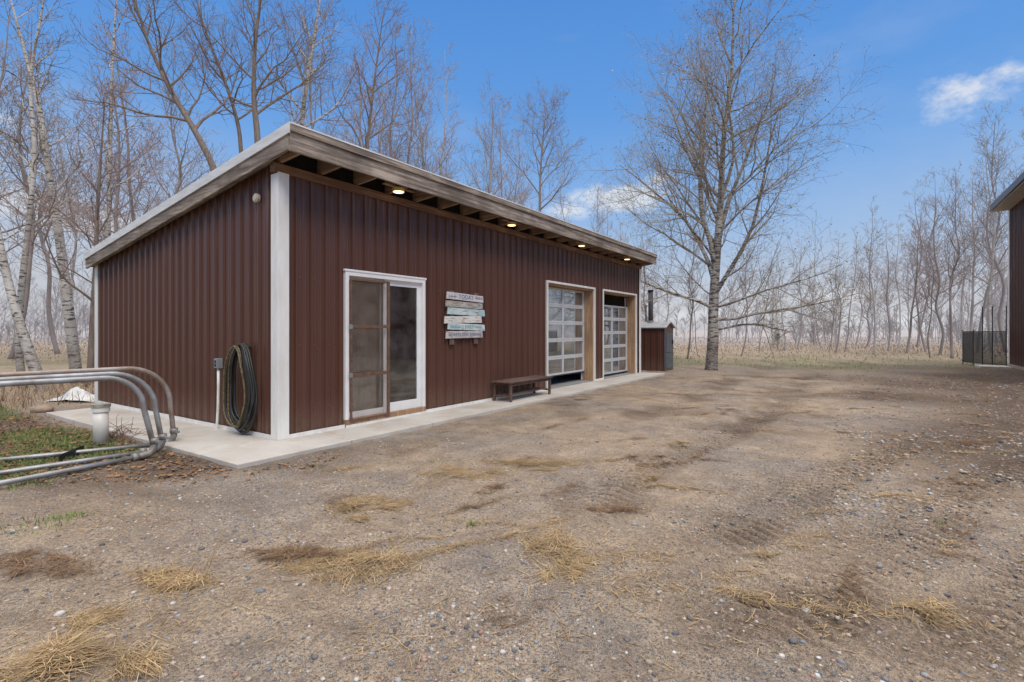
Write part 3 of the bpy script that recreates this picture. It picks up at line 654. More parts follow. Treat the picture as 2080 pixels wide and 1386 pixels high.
# ------------------------------------------------------------------ bench
x, y = W(4.5, -.52)
bn = empty('wooden_bench', (x, y, 0), 'low dark brown slatted wooden bench on the walkway before the shed', 'bench', rz=ANG)
BL, BD, BH = 1.55, .44, .39
m = MB()
for i in range(6): m.box(-.04, -.03+i*.083, BH-.026, BL+.04, -.03+i*.083+.066, BH)
m.build('seat', BENCH, bn, False, .004)
for lx in (0, BL-.048):
    for ly in (0, BD-.048): MB().box(lx, ly, 0, lx+.048, ly+.048, BH-.028).build('leg', BENCH, bn, False, .004)
for ly in (.01, BD-.04): MB().box(.049, ly, BH-.085, BL-.049, ly+.028, BH-.028).build('apron', BENCH, bn)
for lx in (.01, BL-.04): MB().box(lx, .049, .09, lx+.03, BD-.049, .12).build('stretcher', BENCH, bn)
m = MB()
for i in range(3): m.box(.05, .07+i*.11, .122, BL-.05, .07+i*.11+.06, .138)
m.build('lower_shelf', BENCH, bn)
# ------------------------------------------------------------------ hoses, outlet
def coil(name, lab, mat, loops, r, seed, du0, cu, cz, rv, rz_, nm):
    rg = random.Random(seed); x, y = W(-.065, cu)
    e = empty(name, (x, y, .0), lab, 'hose', 'hoses hung on the shed side wall', ANG); pts = []
    for k in range(loops):
        a, b = rv*rg.uniform(.66, 1.05), rz_*rg.uniform(.86, 1.02); oy = rg.uniform(-.035, .035); ou = du0-rg.random()*.08
        top = cz+rz_
        for i in range(28):
            th = math.pi/2+2*math.pi*i/28; zz = top-b+b*math.sin(th)
            sq = 1-.22*(zz-(top-b))/b
            pts.append(Vector((ou+.01*math.sin(i), oy+a*math.cos(th)*sq, max(zz, r+.004))))
    sm = []
    for i in range(len(pts)-1): sm += [pts[i], (pts[i]+pts[i+1])/2]
    for it in range(2): sm = [sm[0]]+[(sm[i-1]+sm[i]*2+sm[i+1])/4 for i in range(1, len(sm)-1)]+[sm[-1]]
    MB().tube(sm, r, 8).build(nm, mat, e, True); return e
h1 = coil('garden_hose', 'thick black rubber hose coiled on the shed side wall', HOSE, 10, .0145, 4, -.02, .68, .62, .32, .6, 'hose_coil')
MB().box(-.03, -.07, 1.14, .04, .07, 1.18).build('hook', BLK, h1)
h2 = coil('garden_hose', 'yellow and black striped hose hung outside the black coil on the side wall', HOSEY, 2, .012, 9, -.10, .70, .61, .31, .58, 'hose_coil')
x, y = W(-.045, 1.38)
ob = empty('outlet_box', (x, y, 0), 'grey electrical outlet box on a conduit against the side wall by the hose', 'outlet box', rz=ANG)
MB().box(-.06, -.05, .86, .008, .05, 1.0).build('box', GREY, ob, False, .006)
m = MB(); m.box(-.072, -.046, .865, -.061, .046, .995); m.build('cover', GREY, ob, False, .004)
for a, b in ((.885, .925), (.94, .975)): MB().box(-.078, -.02, a, -.0725, .02, b).build('socket', BLK, ob)
MB().tube([Vector((-.03, 0, .86)), Vector((-.03, 0, .6)), Vector((-.035, .0, .3)), Vector((-.05, .005, .0)), Vector((-.05, .005, -.06))], .019, 10).build('conduit', PVC, ob, True)
# ------------------------------------------------------------------ pipe hoops
GL = Vector((-.655, -.7556, 0))
ZINC = M('dull_zinc', (.34, .315, .285), (.2, .17, .145), 14, None, .55, .4)
def hoop(P, ztop, R, mat, lab, Lb, Lt, sk=0.0, skb=0.0, lean=.0):
    z0 = float(gz(*P)); e = empty('pipe_hoop', (P[0], P[1], z0), lab, 'pipe', 'bent steel pipes lying left of the shed')
    up = Vector((0, 0, 1)); gl = (GL+Vector((sk, -sk, 0))).normalized(); gb = (GL+Vector((skb, -skb, 0))).normalized()
    pts = [up*.1+gl*.0, up*(ztop-R)*.6+gl*(.02+lean*.5)]
    for i in range(13):
        t = math.pi/2*i/12; pts.append(gl*(.04+lean+R-R*math.cos(t))+up*(ztop-R+R*math.sin(t)))
    pts += [gl*(R+.8)+up*(ztop+.0), gl*Lt+up*(ztop-.02)]
    MB().tube(pts, .029, 14).build('upper_rail', mat, e, True)
    b = [gb*.12+up*.04, gb*.8+up*.035, gb*Lb+up*.035]
    MB().tube(b, .026, 14).build('lower_rail', PIPE, e, True)
    m = MB(); c = [gb*.2+up*.04, gb*.12+up*.041, gb*.06+up*.05, gb*.02+up*.08, up*.13, up*.2]
    m.tube(c, .038, 14)
    m.build('elbow_fitting', ZINC, e, True)
    MB().tube([up*.16, up*.22], .047, 14).build('fitting_collar', ZINC, e, True); MB().tube([gb*.16+up*.04, gb*.22+up*.04], .045, 14).build('fitting_collar', ZINC, e, True)
    MB().bar(up*.18+Vector((.04, -.02, 0)), up*.18+Vector((.09, -.045, 0)), .03, .025, (0, 0, 1)).build('bolt', GREY, e)
hoop((-4.02, 5.86), .92, .36, PIPE, 'bent galvanised pipe hoop nearest the camera at left', 4.2, 4.2, 0, .14, .06)
hoop((-4.13, 6.16), .96, .44, PIPE, 'bent galvanised pipe hoop, middle one of the three by the shed', 4.2, 4.4, .03, -.02, .03)
hoop((-4.28, 6.6), 1.0, .46, PIPER, 'rust flecked bent pipe hoop closest to the shed wall', 4.2, 5.0, .05, -.2)
a, b = gp(170, 907), gp(120, 933)
e = empty('angle_iron', (a[0], a[1], float(gz(*a))+.02), 'short black angle iron lying among the pipes', 'angle iron')
m = MB(); dd_ = Vector((b[0]-a[0], b[1]-a[1], .03)); m.bar((0, 0, 0), dd_, .05, .006, (0, 0, 1)); m.build('flange', BLK, e)
m = MB(); m.bar((0, 0, .03), dd_+Vector((0, 0, .03)), .006, .05, (0, 0, 1)); m.build('web', BLK, e)
x, y = gp(205, 893)
e = empty('stand_pipe', (x, y, float(gz(x, y))), 'short white plastic stand pipe with a cap beside the walkway', 'stand pipe')
MB().tube([Vector((0, 0, -.03)), Vector((0, 0, .44))], .083, 24).build('pipe_body', PVC, e, True)
MB().tube([Vector((0, 0, .46)), Vector((0, 0, .5))], .104, 24).build('cap', M('stained_cap', (.4, .38, .34), (.16, .14, .12), 14), e)
MB().tube([Vector((0, 0, .4)), Vector((0, 0, .459))], .096, 24).build('collar', PVC, e)
x, y = gp(245, 885); e = empty('bramble', (x, y, float(gz(x, y))), 'leafless tangle of reddish bramble stems between stand pipe and pipe hoops', 'bramble')
m = MB()
for i in range(46):
    p = Vector((rnd.uniform(-.22, .25), rnd.uniform(-.12, .2), 0)); d = Vector((rnd.uniform(-1, 1), rnd.uniform(-1, 1), rnd.uniform(.4, 1.4))).normalized(); pts = [p.copy()]
    for k in range(5): d = (d+Vector((rnd.uniform(-.3, .3), rnd.uniform(-.3, .3), -.22))).normalized(); p = p+d*rnd.uniform(.05, .09); pts.append(p.copy())
    m.tube(pts, [.004, .004, .0035, .003, .0025, .002], 4)
m.build('stems', M('bramble_stem', (.25, .14, .1), None, 9), e)
x, y = at(158, 10.7); r = np.random.RandomState(3); N = 26
gx, gy = np.meshgrid(np.linspace(-.5, .5, N), np.linspace(-.25, .25, N)); hh = np.clip(.22*np.exp(-(gx/.34)**2-(gy/.17)**2)+.13*(vn(gx, gy, .09, 3)-.3)*np.exp(-(gx/.42)**2-(gy/.22)**2), -.01, 1)
ix = np.arange(N*N).reshape(N, N); fq = np.stack([ix[:-1, :-1], ix[:-1, 1:], ix[1:, 1:], ix[1:, :-1]], -1).reshape(-1, 4)
o = np_mesh('plastic_sheet', np.stack([gx, gy, hh], -1).reshape(-1, 3), fq, None, M('white_plastic', (.66, .65, .63), (.5, .49, .47), 5, None, .35)); o.location = (x, y, float(gz(x, y))+.01)
tag(o, 'crumpled white plastic sheet on the ground by the back corner of the shed', 'plastic sheet')
def boulder(px, py, s, lab):
    x, y = gp(px, py); V = ICO*np.array([s, s*.8, s*.5]); r = np.random.RandomState(int(px)); V = V*(1+.2*(r.rand(12, 1)-.5))
    o = np_mesh('boulder', V, ICF, None, M('boulder_stone', (.36, .27, .2), (.22, .16, .12), 9, None, .85, 0, .4), None, True); o.location = (x, y, float(gz(x, y))+s*.2)
    sd = o.modifiers.new('s', 'SUBSURF'); sd.levels = 2; sd.render_levels = 2; tag(o, lab, 'boulder')
boulder(85, 832, .24, 'rounded tan boulder at the grass edge left of the white plastic sheet')
# ------------------------------------------------------------------ wood boiler
x, y = gp(1350, 752)
bo = empty('wood_boiler', (x, y, 0), 'small brown outdoor wood boiler hut with tall black chimney past the shed', 'boiler', rz=ANG)
bw, bd, bh = .95, 1.25, 1.5
m = MB(); ribs(m, 0, bd, -.05, bh, lambda a, h: (-h, a)); ribs(m, 0, bd, -.05, bh, lambda a, h: (bw+h, a)); m.v += [(0, bd, -.05), (bw, bd, -.05), (bw, bd, bh), (bw/2, bd, bh+.17), (0, bd, bh)]; n = len(m.v); m.f.append((n-5, n-4, n-3, n-2, n-1))
m.v += [(0, 0, -.05), (bw, 0, -.05), (bw, 0, bh), (bw/2, 0, bh+.17), (0, 0, bh)]; n = len(m.v); m.f.append((n-5, n-4, n-3, n-2, n-1)); m.build('hut_wall', SID, bo)
m = MB(); o_ = .08
for s in (0, 1):
    xa, xb = (-o_, bw/2) if s == 0 else (bw+o_, bw/2); za = bh-.03; zb = bh+.18
    m.hexa([(xa, -o_, za), (xb, -o_, zb), (xb, bd+o_, zb), (xa, bd+o_, za), (xa, -o_, za+.03), (xb, -o_, zb+.03), (xb, bd+o_, zb+.03), (xa, bd+o_, za+.03)])
m.build('hut_roof', M('hut_roof_metal', (.42, .42, .42), None, 3, None, .5), bo)
SLATE = M('slate_steel', (.13, .145, .165), (.09, .1, .115), 4, None, .5, .2)
MB().box(.12, -.03, .62, bw-.12, -.003, 1.3).build('upper_door', SLATE, bo, False, .005); MB().box(.12, -.03, .05, bw-.12, -.003, .58).build('lower_door', SLATE, bo, False, .005)
MB().box(bw-.2, -.07, .9, bw-.16, -.031, 1.05).build('door_handle', BLK, bo)
MB().box(-.038, -.02, 0, .05, -.004, bh-.01).build('corner_trim', SLATE, bo)
m = MB(); m.tube([Vector((.45, .66, 1.5)), Vector((.45, .66, 2.8))], .085, 16); m.build('chimney', M('chimney_steel', (.1, .09, .09), (.055, .05, .05), 3, None, .5, .2), bo, True)
MB().tube([Vector((.45, .66, 2.8)), Vector((.45, .66, 2.87))], .105, 16).build('chimney_cap', BLK, bo)
MB().tube([Vector((.45, .66, 1.55)), Vector((.45, .66, 1.75))], .12, 16).build('chimney_collar', M('collar_grey', (.3, .3, .3), None, 4), bo)
MB().tube([Vector((.62, .9, 1.55)), Vector((.62, .9, 2.35))], .03, 8).build('vent_pipe', GREY, bo)
# ------------------------------------------------------------------ right-hand building
bx, by = gp(2052, 745)
rb = empty('metal_building', (bx, by, 0), 'tall brown metal building cut off by the right edge of the picture', 'building', rz=ANG)
m = MB(); ribs(m, -9, -.02, 0, 6.15, lambda a, h: (a, h)); m.v += [(0, 0, 0), (0, -7, 0), (0, -7, 6.15), (0, 0, 6.15), (-9, 0, 0), (-9, -7, 0), (-9, -7, 6.15), (-9, 0, 6.15)]; n = len(m.v); m.f += [(n-8, n-7, n-6, n-5), (n-4, n-3, n-2, n-1), (n-7, n-3, n-2, n-6)]; m.build('wall', SID, rb)
MB().box(-.1, .037, 0, .03, .05, 6.1).build('corner_trim', WHITE, rb)
m = MB(); OV = .52; m.hexa([(-9.3, OV, 6.12), (.15, OV, 6.12), (.15, -3.5, 7.5), (-9.3, -3.5, 7.5), (-9.3, OV, 6.24), (.15, OV, 6.24), (.15, -3.5, 7.62), (-9.3, -3.5, 7.62)]); m.build('roof', M('dark_roof', (.05, .035, .032), None, 3, None, .45), rb)
MB().box(-9.2, .01, 6.02, .1, OV-.02, 6.1).build('soffit', M('soffit_panel', (.5, .45, .42), None, 3), rb)
MB().box(-9.3, OV+.002, 6.06, .16, OV+.05, 6.28).build('gutter', M('dark_gutter', (.04, .03, .028), None, 3, None, .4), rb)
MB().box(-9, .051, 0, -.1, .064, .12).build('base_trim', M('tan_trim', (.35, .28, .2), None, 3), rb)
m = MB(); m.box(-1.0, .1, -.1, .2, 1.0, .03); pad = m.build('concrete_pad', CONC); pad.location = (bx, by, 0); pad.rotation_euler[2] = ANG; tag(pad, 'small concrete pad at the foot of the right hand building', 'concrete pad', kind='structure')
P = [(19.2, 20.25), (18.98, 20.6), (18.95, 21.0), (19.02, 21.5), (19.2, 22.2)]
kf = empty('kennel_fence', (19.0, 20.6, 0), 'black chain link kennel fence beside the right hand building', 'fence')
def L(p, z): return Vector((p[0]-19.0, p[1]-20.6, z))
for i, p in enumerate(P): MB().tube([L(p, -.05), L(p, 2.35 if i < 3 else 1.4)], .018, 8).build('post', BLK, kf)
for i in range(4):
    h = 1.35; a, b = P[i], P[i+1]
    MB().tube([L(a, h), L(b, h)], .018, 6).build('rail', BLK, kf); MB().tube([L(a, .06), L(b, .06)], .016, 6).build('rail', BLK, kf)
    q = MB(); la, lb = L(a, 0), L(b, 0); d = (lb-la); Ln = d.length; hm = h-.08
    s = -hm
    while s < Ln:
        for sg_ in (1, -1):
            x0, x1 = max(s, 0), min(s+hm, Ln)
            if x1-x0 > .02:
                z0_, z1_ = (x0-s, x1-s) if sg_ == 1 else (hm-(x0-s), hm-(x1-s))
                A_ = la+d*(x0/Ln); B_ = la+d*(x1/Ln); A_.z = z0_+.05; B_.z = z1_+.05
                q.tube([A_, B_], .0095, 3, False)
        s += .05
    q.build('chain_link', BLK, kf)
# ------------------------------------------------------------------ trees
def smooth(path, k=4):
    out = []; n = len(path)
    for i in range(n-1):
        p0 = path[max(i-1, 0)]; p1 = path[i]; p2 = path[i+1]; p3 = path[min(i+2, n-1)]
        for j in range(k):
            t = j/k; out.append(.5*((2*p1)+(p2-p0)*t+(2*p0-5*p1+4*p2-p3)*t*t+(3*p1-p0-3*p2+p3)*t**3))
    out.append(path[-1]); return out
def gen_tree(seed, path, r0, n=(16, 7, 6), len1=2.5, f0=.3, ang=(35, 60), trop=.1, rtw=.006, wob=.16, shape=None, extra=None, tip=.06, ratio=(.35, .62), thick=.014, taper=.85):
    rg = random.Random(seed); T = MB(); Cw = MB(); tips = []
    pts = smooth([Vector(p) for p in path]); N = len(pts)
    rads = [r0*(tip+(1-tip)*(1-i/(N-1))**taper) for i in range(N)]; rads[0] *= 1.2
    T.tube(pts, rads, 10)
    SEG = (7, 5, 3, 2); SID_ = (6, 4, 3, 3)
    def walk(p, d, Lh, r, level, tr=None):
        ns = SEG[level]; q = [p.copy()]; st = Lh/ns; tr = trop if tr is None else tr
        for i in range(ns):
            d = (d+Vector((rg.gauss(0, wob), rg.gauss(0, wob), rg.gauss(0, wob*.7)+tr))).normalized(); p = p+d*st; q.append(p.copy())
        rr = [max(r*(1-.82*i/ns), rtw*.6) for i in range(ns+1)]
        (T if level == 0 else Cw).tube(q, rr, SID_[level], False)
        if level+1 < len(n): spawn(level+1, q, rr, Lh)
        if level >= len(n)-1: tips.append(q[-1])
    def spawn(level, q, rr, Lp):
        cnt = n[level]; m = len(q)
        if level >= 1: cnt = max(2, int(cnt*min(1.5, .5+Lp/(len1*(.75, .4, .25)[level-1]))*.75))
        g0 = rg.random()*6.28
        for j in range(cnt):
            lo = f0 if level == 0 else .18
            t = lo+(.99-lo)*((j+rg.random())/cnt); fi = t*(m-1); i = min(int(fi), m-2); w = fi-i
            p = q[i].lerp(q[i+1], w); d = (q[i+1]-q[i]).normalized(); r = rr[i]*(1-w)+rr[i+1]*w
            az = g0+2.39996*j+rg.uniform(-.6, .6); an = math.radians(rg.uniform(*ang)) if level == 0 else math.radians(rg.uniform(28, 62))
            a = d.orthogonal().normalized(); b = d.cross(a)
            if level == 0 and shape: an *= 1.3-.6*t
            cd = d*math.cos(an)+(a*math.cos(az)+b*math.sin(az))*math.sin(an)
            if level == 0:
                tt = (t-f0)/(1-f0); Lh = len1*((shape(tt)) if shape else (1-.72*tt))*rg.uniform(.7, 1.15)
            else: Lh = Lp*rg.uniform(*ratio)*(1.1-.45*t)
            walk(p, cd, Lh, max(rtw, min(r*.6, Lh*thick)), level)
    if extra:
        for e_ in extra:
            t, d, Lh, r = e_[:4]; fi = t*(N-1); i = min(int(fi), N-2); walk(pts[i].copy(), Vector(d).normalized(), Lh, r, 0, e_[4] if len(e_) > 4 else None)
    spawn(0, pts, rads, len1)
    return T, Cw, tips
def plant(name, lab, cat_, grp, loc, T, Cw, mt, mc, rz=0, sc=1):
    e = empty(name, loc, lab, cat_, grp, rz, sc); T.build('trunk', mt, e, True); c = Cw.build('crown', mc, e); return e, c
def wpath(Y, pp, dy=0):
    out = []; x0, y0 = at(pp[0][0], Y)
    for i, (px, py) in enumerate(pp):
        yy = Y+dy*i; out.append(Vector(((px-1040)/F*yy-x0, yy-Y, CAMH+(HZ-py)/F*yy)))
    out[0].z = -.1; return out, (x0, y0, -.04)
Yb = 18.9; bp, bl_ = wpath(Yb, [(1444, 752), (1448, 690), (1450, 600), (1457, 500), (1464, 400), (1470, 280), (1486, 150), (1490, 20), (1500, -120)])
shp = lambda t: .6+.6*math.sin(math.pi*min(1, t*1.05+.14))*(1-.3*t)
T, Cw, tips = gen_tree(21, bp, .22, (31, 11, 8, 4), 3.9, .22, (34, 66), .06, .0046, .14, shp,
    [(.19, (1, -.2, .12), 5.4, .065, .0), (.17, (1, .4, .28), 4.4, .05, .01), (.23, (.9, -.5, .35), 4.4, .05, .0), (.24, (-1, -.1, .4), 4.4, .06, .0), (.3, (-.55, .3, 1), 6.0, .08), (.28, (.55, -.3, 1.1), 6.4, .085),
     (.33, (-.3, -.2, 1), 7.5, .095), (.38, (.34, .2, 1), 7.0, .095), (.45, (-.35, .2, 1), 5.5, .07), (.5, (.4, -.2, 1), 5.0, .065)], .05, thick=.0115, taper=1.1)
bt, bc = plant('birch_tree', 'big spreading birch standing alone at the end of the drive', 'tree', None, bl_, T, Cw, BIRCHG, TW_BIG)
r = np.random.RandomState(2); tp = np.array([tuple(p) for p in tips]); tp = np.concatenate([tp, tp+r.randn(*tp.shape)*.05]); k = r.rand(len(tp)) < .38; tp = tp[k]; n = len(tp)
o1 = r.randn(n, 3)*.02; o2 = r.randn(n, 3)*.02; K = np.array((.42, .375, .23))*r.rand(n, 1)+np.array((.32, .275, .18))*(1-r.rand(n, 1))
V = np.stack([tp, tp+o1, tp+o1+o2, tp+o2], 1).reshape(-1, 3); Fq2 = np.arange(n*4).reshape(-1, 4)
np_mesh('buds', V, Fq2, np.repeat(K, 4, 0), STRAW, bt)
GR = 'bare trees around the shed'
specs = [
 ('birch_tree', 'white birch with black scars rising tall just left of the shed, tip leaning left', 14.2, [(158, 776), (142, 650), (122, 490), (100, 350), (80, 220), (52, 110), (12, -40)], .145, BIRCH, TW_NEAR, (14, 7, 6), 2.6, .38),
 ('birch_tree', 'white birch leaning out of the left edge, front stem of the left clump', 12.3, [(92, 806), (55, 700), (22, 590), (-8, 450), (-30, 300), (-50, 150)], .125, BIRCH, TW_NEAR, (10, 6, 5), 2.0, .4),
 ('birch_tree', 'slender white birch stem curving upright between the leaning birch and the tall scarred birch', 13.0, [(48, 800), (38, 700), (44, 580), (60, 440), (70, 300), (62, 160), (85, 20), (100, -90)], .09, BIRCH, TW_NEAR, (12, 6, 5), 1.9, .4),
 ('bare_tree', 'thin dark trunked reddish tree close against the back corner of the shed', 13.4, [(182, 770), (188, 660), (194, 540), (198, 420), (206, 300), (214, 180)], .085, BARK, TW_RED, (20, 10, 7), 2.1, .25),
 ('birch_tree', 'straight pale birch rising behind the shed, just right of the thin reddish tree', 16.5, [(216, 760), (217, 600), (220, 450), (224, 300), (228, 150), (236, 0), (240, -90)], .09, BIRCH, TW_NEAR, (14, 6, 5), 1.9, .4),
 ('bare_tree', 'dark trunk behind the shed roof sweeping up to the left in a long curve', 15.0, [(470, 750), (462, 560), (440, 365), (402, 275), (352, 190), (308, 100), (275, 0), (258, -100)], .125, BARK, TW_NEAR, (18, 9, 7), 3.2, .42),
 ('bare_tree', 'stout dark straight trunk behind the shed above the middle of the side roof', 15.8, [(530, 750), (528, 560), (524, 300), (516, 200), (518, 90), (530, -10), (536, -110)], .13, BARK, TW_NEAR, (18, 9, 7), 3.2, .42),
 ('bare_tree', 'slim dark tree forking left between the sweeping trunk and the stout straight trunk', 16.6, [(492, 750), (494, 560), (490, 310), (474, 215), (440, 120), (405, 20), (385, -90)], .09, BARK, TW_NEAR, (15, 8, 6), 2.6, .42),
 ('birch_tree', 'pale mottled birch rising directly behind the front corner of the roof', 17.5, [(604, 750), (606, 500), (612, 270), (626, 150), (644, 40), (660, -80)], .115, BIRCH, TW_NEAR, (18, 9, 7), 3.0, .38),
 ('bare_tree', 'reddish many branched tree behind the shed just right of the roof corner', 19.0, [(742, 750), (740, 500), (744, 330), (756, 200), (770, 90), (782, 0)], .085, BARK, TW_RED, (20, 9, 7), 2.8, .38),
 ('bare_tree', 'round crowned bare tree standing behind the middle of the long roof', 24.0, [(1094, 745), (1094, 600), (1096, 460), (1098, 350), (1104, 270), (1112, 200)], .1, H1B, H1T, (22, 9, 7, 2), 3.1, .42),
]
for i, (nm, lab, Y, pp, r0, mt, mc, nn, l1, f0) in enumerate(specs):
    p, loc = wpath(Y, pp, rnd.uniform(-.06, .1))
    T, Cw, _ = gen_tree(50+i, p, r0, nn, l1, f0, (32, 60), .09, .0055, .17)
    plant(nm, lab, 'tree', GR, loc, T, Cw, mt, mc)
protos = []
for i, (H, r0, nn, l1, f0, an) in enumerate([(10, .07, (22, 8, 7), 2.1, .3, (34, 60)), (10, .06, (18, 7, 7), 1.6, .38, (30, 52)), (10, .08, (22, 8, 7, 2), 2.7, .22, (35, 62)), (10, .05, (15, 7, 6), 1.3, .45, (28, 52)), (10, .07, (24, 9, 7), 2.5, .3, (28, 50))]):
    rg = random.Random(900+i); x = y = 0; path = []
    for k in range(8):
        path.append((x, y, -.1+H*k/7)); x += rg.uniform(-.3, .3); y += rg.uniform(-.3, .3)
    T, Cw, _ = gen_tree(700+i, path, r0, nn, l1, f0, an, .1, .006, .18, thick=.0115)
    tm = T.mesh('trunk'); cm = Cw.mesh('crown'); tm.materials.append(H1B); cm.materials.append(H1T); tm.polygons.foreach_set('use_smooth', [True]*len(tm.polygons))
    protos.append((tm, cm))
ORD = 'first second third fourth fifth sixth seventh eighth ninth tenth eleventh twelfth thirteenth fourteenth fifteenth sixteenth seventeenth eighteenth nineteenth twentieth'.split()
def ordi(i, n):
    if i == 0: return 'leftmost'
    if i == n-1: return 'rightmost'
    if i < len(ORD): return ORD[i]+' from the left'
    return ORD[n-1-i]+' from the right'
def row(lst, fmt, grp):
    lst = sorted(lst)
    for i, (px, Y, top, kind) in enumerate(lst):
        H = CAMH+(HZ-top)/F*Y; x, y = at(px, Y)
        e = empty('birch_tree' if kind == 1 else 'bare_tree', (x, y, -.05), fmt.format(ordi(i, len(lst))), 'tree', grp, rnd.uniform(0, 6.28), H/10*.97)
        e.rotation_euler[0] = rnd.uniform(-.05, .05); e.rotation_euler[1] = rnd.uniform(-.05, .05)
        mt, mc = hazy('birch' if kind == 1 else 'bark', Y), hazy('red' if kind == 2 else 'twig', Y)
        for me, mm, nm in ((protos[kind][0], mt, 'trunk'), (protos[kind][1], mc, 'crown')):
            o = bpy.data.objects.new(nm, me); COL.objects.link(o); o.parent = e; o.material_slots[0].link = 'OBJECT'; o.material_slots[0].material = mm
behind = [(265, 24, 60, 2), (375, 32, 40, 4), (660, 34, 0, 4), (700, 30, 60, 2), (800, 32, 60, 0), (852, 34, 60, 4), (905, 38, 90, 1), (955, 33, 130, 4), (1005, 40, 200, 2), (1045, 38, 260, 0), (1160, 40, 340, 0), (1205, 36, 370, 4), (1240, 42, 400, 0), (20, 26, -20, 0), (118, 32, 60, 4), (150, 34, 160, 1), (-40, 30, 0, 2), (590, 38, 90, 1), (755, 40, 130, 2), (320, 28, 80, 2), (880, 30, 110, 2)]
row(behind, 'hazy bare tree in the wood behind the shed, {}', 'hazy trees in the wood behind the shed')
right = [(1275, 31, 430, 0), (1318, 29, 455, 2), (1345, 34, 500, 0), (1396, 26, 440, 4), (1418, 29, 510, 3), (1505, 29, 470, 0), (1541, 33, 500, 3), (1572, 46, 560, 0), (1594, 37, 480, 3), (1618, 40, 470, 0), (1668, 42, 520, 3), (1683, 34, 500, 3), (1697, 33, 465, 0), (1715, 35, 450, 3), (1738, 50, 520, 0), (1774, 31, 395, 1), (1803, 36, 440, 0), (1840, 32, 410, 2), (1862, 46, 400, 0), (1882, 34, 370, 0), (1908, 30, 355, 2), (1934, 27, 330, 4), (1957, 38, 330, 1), (1985, 34, 280, 0), (2014, 32, 240, 1), (2046, 34, 205, 4), (2078, 30, 180, 1), (1890, 27, 410, 3), (1825, 42, 430, 1), (1760, 44, 470, 2), (1970, 42, 340, 2)]
row(right, 'slim misty tree at the clearing\'s far edge, {}', 'misty trees along the far edge of the clearing')
rg = random.Random(5); parts = MB(); cen = [rg.uniform(-150, 2230) for _ in range(90)]
for i in range(700):
    Y = rg.uniform(48, 95); px = rg.choice(cen)+rg.gauss(0, 30); low = i % 5 < 2
    if 1330 < px < 1780 and not low and rg.random() < .4: continue
    x, y = at(px, Y); H = rg.uniform(1.2, 3.2) if low else rg.uniform(3.5, 9)*(1.35 if px < 1250 else 1)*(1.3 if px > 1900 else 1); p = Vector((x, y, 0)); lean = Vector((rg.uniform(-.16, .16), 0, 1))
    parts.tube([p, p+lean*H*.5, p+lean*H], [.045, .03, .012], 3, False)
    for b in range(16):
        t = rg.uniform(.03 if low else .15, .95); q = p+lean*H*t; d = Vector((rg.uniform(-1, 1), rg.uniform(-1, 1), rg.uniform(.5, 1.5))).normalized(); Lb = H*rg.uniform(.14, .32)*(1.1-t*.6)*(1.8 if low else 1)
        parts.tube([q, q+d*Lb*.6, q+d*Lb+Vector((0, 0, Lb*.15))], [.024, .018, .01], 3, False)
        for c in range(5):
            q2 = q+d*Lb*rg.uniform(.3, 1); d2 = (d+Vector((rg.uniform(-.8, .8), rg.uniform(-.8, .8), rg.uniform(-.2, .7)))).normalized(); parts.tube([q2, q2+d2*Lb*.5], [.015, .009], 3, False)
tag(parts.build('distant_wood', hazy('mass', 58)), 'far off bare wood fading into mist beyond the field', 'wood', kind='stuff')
x, y = at(1580, 38); e = empty('pine_tree', (x, y, -.05), 'small green young pine out in the dry field right of the big birch', 'tree')
MB().tube([Vector((0, 0, 0)), Vector((0, 0, 1.1))], [.03, .01], 6).build('trunk', BARK, e)
r = np.random.RandomState(6); n = 700; t = r.rand(n); az = r.rand(n)*6.28; rr = (1-t)*.75*r.rand(n)**.5
np_mesh('crown', *blades(rr*np.cos(az), rr*np.sin(az), .1+t*1.1, .15+.12*r.rand(n), .03+.0*t, az, .1+.5*r.rand(n), .1*r.rand(n), np.array((.33, .35, .28))*(.8+.4*r.rand(n, 1))), STRAW, e)  # needle colour paled to paint in distance haze
# ------------------------------------------------------------------ sky, sun, camera
SUN_EL, SUN_AZ = math.radians(48), math.radians(160)
w = bpy.data.worlds.new('World'); bpy.context.scene.world = w; w.use_nodes = True; nt = w.node_tree; bg = nt.nodes['Background']
tc = nd(nt, 'ShaderNodeTexCoord'); sp = nd(nt, 'ShaderNodeSeparateXYZ'); nt.links.new(tc.outputs['Generated'], sp.inputs[0])
sky = nd(nt, 'ShaderNodeTexSky', sky_type='NISHITA'); sky.sun_disc = False; sky.sun_elevation = SUN_EL; sky.sun_rotation = SUN_AZ
base = ramp(nt, sp.outputs[2], [(0, (.56, .555, .58)), (.05, (.555, .58, .64)), (.11, (.45, .55, .71)), (.18, (.32, .49, .76)), (.28, (.2, .405, .77)), (.38, (.125, .33, .74)), (.55, (.082, .265, .68)), (.65, (.4, .5, .74)), (.76, (2.3, 2.2, 2.08)), (1, (2.55, 2.44, 2.3))])
cl = None
def blob(px, py, sx, sy, amt):
    d = Vector(((px-1040)/F, 1, (HZ-py)/F)).normalized()
    a = nd(nt, 'ShaderNodeVectorMath', operation='SUBTRACT'); nt.links.new(tc.outputs['Generated'], a.inputs[0]); a.inputs[1].default_value = d
    m = nd(nt, 'ShaderNodeVectorMath', operation='MULTIPLY'); nt.links.new(a.outputs[0], m.inputs[0]); m.inputs[1].default_value = (F/sx, F/sx, F/sy)
    l = nd(nt, 'ShaderNodeVectorMath', operation='LENGTH'); nt.links.new(m.outputs[0], l.inputs[0])
    r = nd(nt, 'ShaderNodeMapRange'); r.inputs[1].default_value = 1; r.inputs[2].default_value = 0; r.inputs[3].default_value = 0; r.inputs[4].default_value = amt; nt.links.new(l.outputs['Value'], r.inputs[0]); return r.outputs[0]
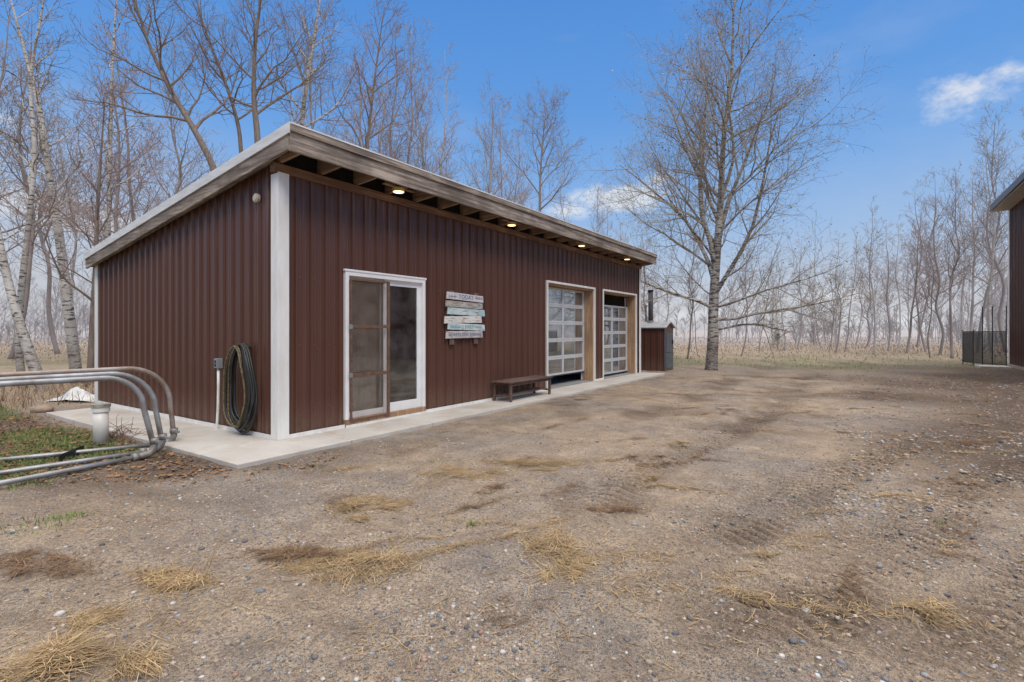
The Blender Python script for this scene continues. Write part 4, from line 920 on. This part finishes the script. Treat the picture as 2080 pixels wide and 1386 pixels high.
for bdef in ((1255, 405, 150, 46, .78), (1165, 428, 90, 30, .6), (1960, 192, 100, 70, .46), (2045, 150, 80, 34, .4), (1345, 362, 60, 22, .5), (30, 410, 150, 45, .75), (180, 450, 170, 45, .65), (10, 245, 60, 22, .5), (1690, 605, 160, 34, .6), (1480, 640, 260, 30, .5), (1840, 650, 200, 30, .5)):
    b = blob(*bdef)
    if cl is None: cl = b
    else:
        m = nd(nt, 'ShaderNodeMath', operation='MAXIMUM'); nt.links.new(cl, m.inputs[0]); nt.links.new(b, m.inputs[1]); cl = m.outputs[0]
nz = noise(nt, 21, 9, (1, 1, 1.5), .68, 'Generated')
m = nd(nt, 'ShaderNodeMath', operation='ADD'); nt.links.new(cl, m.inputs[0]); nt.links.new(nz, m.inputs[1])
cf = ramp(nt, m.outputs[0], [(.72, (0,)*3), (.88, (.4,)*3), (1.0, (.8,)*3)])
gt = nd(nt, 'ShaderNodeMath', operation='MULTIPLY'); nt.links.new(cf, gt.inputs[0])
q = nd(nt, 'ShaderNodeMapRange'); q.inputs[1].default_value = .02; q.inputs[2].default_value = .3; nt.links.new(cl, q.inputs[0]); nt.links.new(q.outputs[0], gt.inputs[1])
c = mixc(nt, gt.outputs[0], base, (.76, .79, .84))
wisp = ramp(nt, noise(nt, 3.2, 5, (1, 1, 2.5), .6, 'Generated'), [(.52, (0,)*3), (.9, (.22,)*3)])
c = mixc(nt, wisp, c, (.6, .65, .74))
mb_ = blob(-100, 600, 900, 330, .65); c = mixc(nt, mb_, c, (.54, .55, .59))
sc_ = nd(nt, 'ShaderNodeVectorMath', operation='SCALE'); nt.links.new(sky.outputs[0], sc_.inputs[0]); sc_.inputs['Scale'].default_value = .004
ad = nd(nt, 'ShaderNodeVectorMath', operation='ADD'); nt.links.new(c, ad.inputs[0]); nt.links.new(sc_.outputs[0], ad.inputs[1])
nt.links.new(ad.outputs[0], bg.inputs[0]); bg.inputs[1].default_value = 1.0
sl_ = bpy.data.lights.new('sun', 'SUN'); sl_.energy = 1.6; sl_.angle = math.radians(20); sl_.color = (1, .92, .82)
so = bpy.data.objects.new('sun', sl_); COL.objects.link(so)
sd = Vector((math.sin(SUN_AZ)*math.cos(SUN_EL), math.cos(SUN_AZ)*math.cos(SUN_EL), math.sin(SUN_EL)))
so.rotation_euler = (-sd).to_track_quat('-Z', 'Y').to_euler()
cam = bpy.data.cameras.new('camera'); co = bpy.data.objects.new('camera', cam); COL.objects.link(co)
cam.sensor_width = 36; cam.lens = 36*F/2080; cam.shift_y = -(693-HZ)/2080; cam.clip_end = 5000; cam.clip_start = .05
co.location = (0, 0, CAMH); co.rotation_euler = (math.pi/2, 0, 0)
sc = bpy.context.scene; sc.camera = co
sc.view_settings.view_transform = 'Standard'; sc.view_settings.look = 'None'; sc.view_settings.exposure = 0
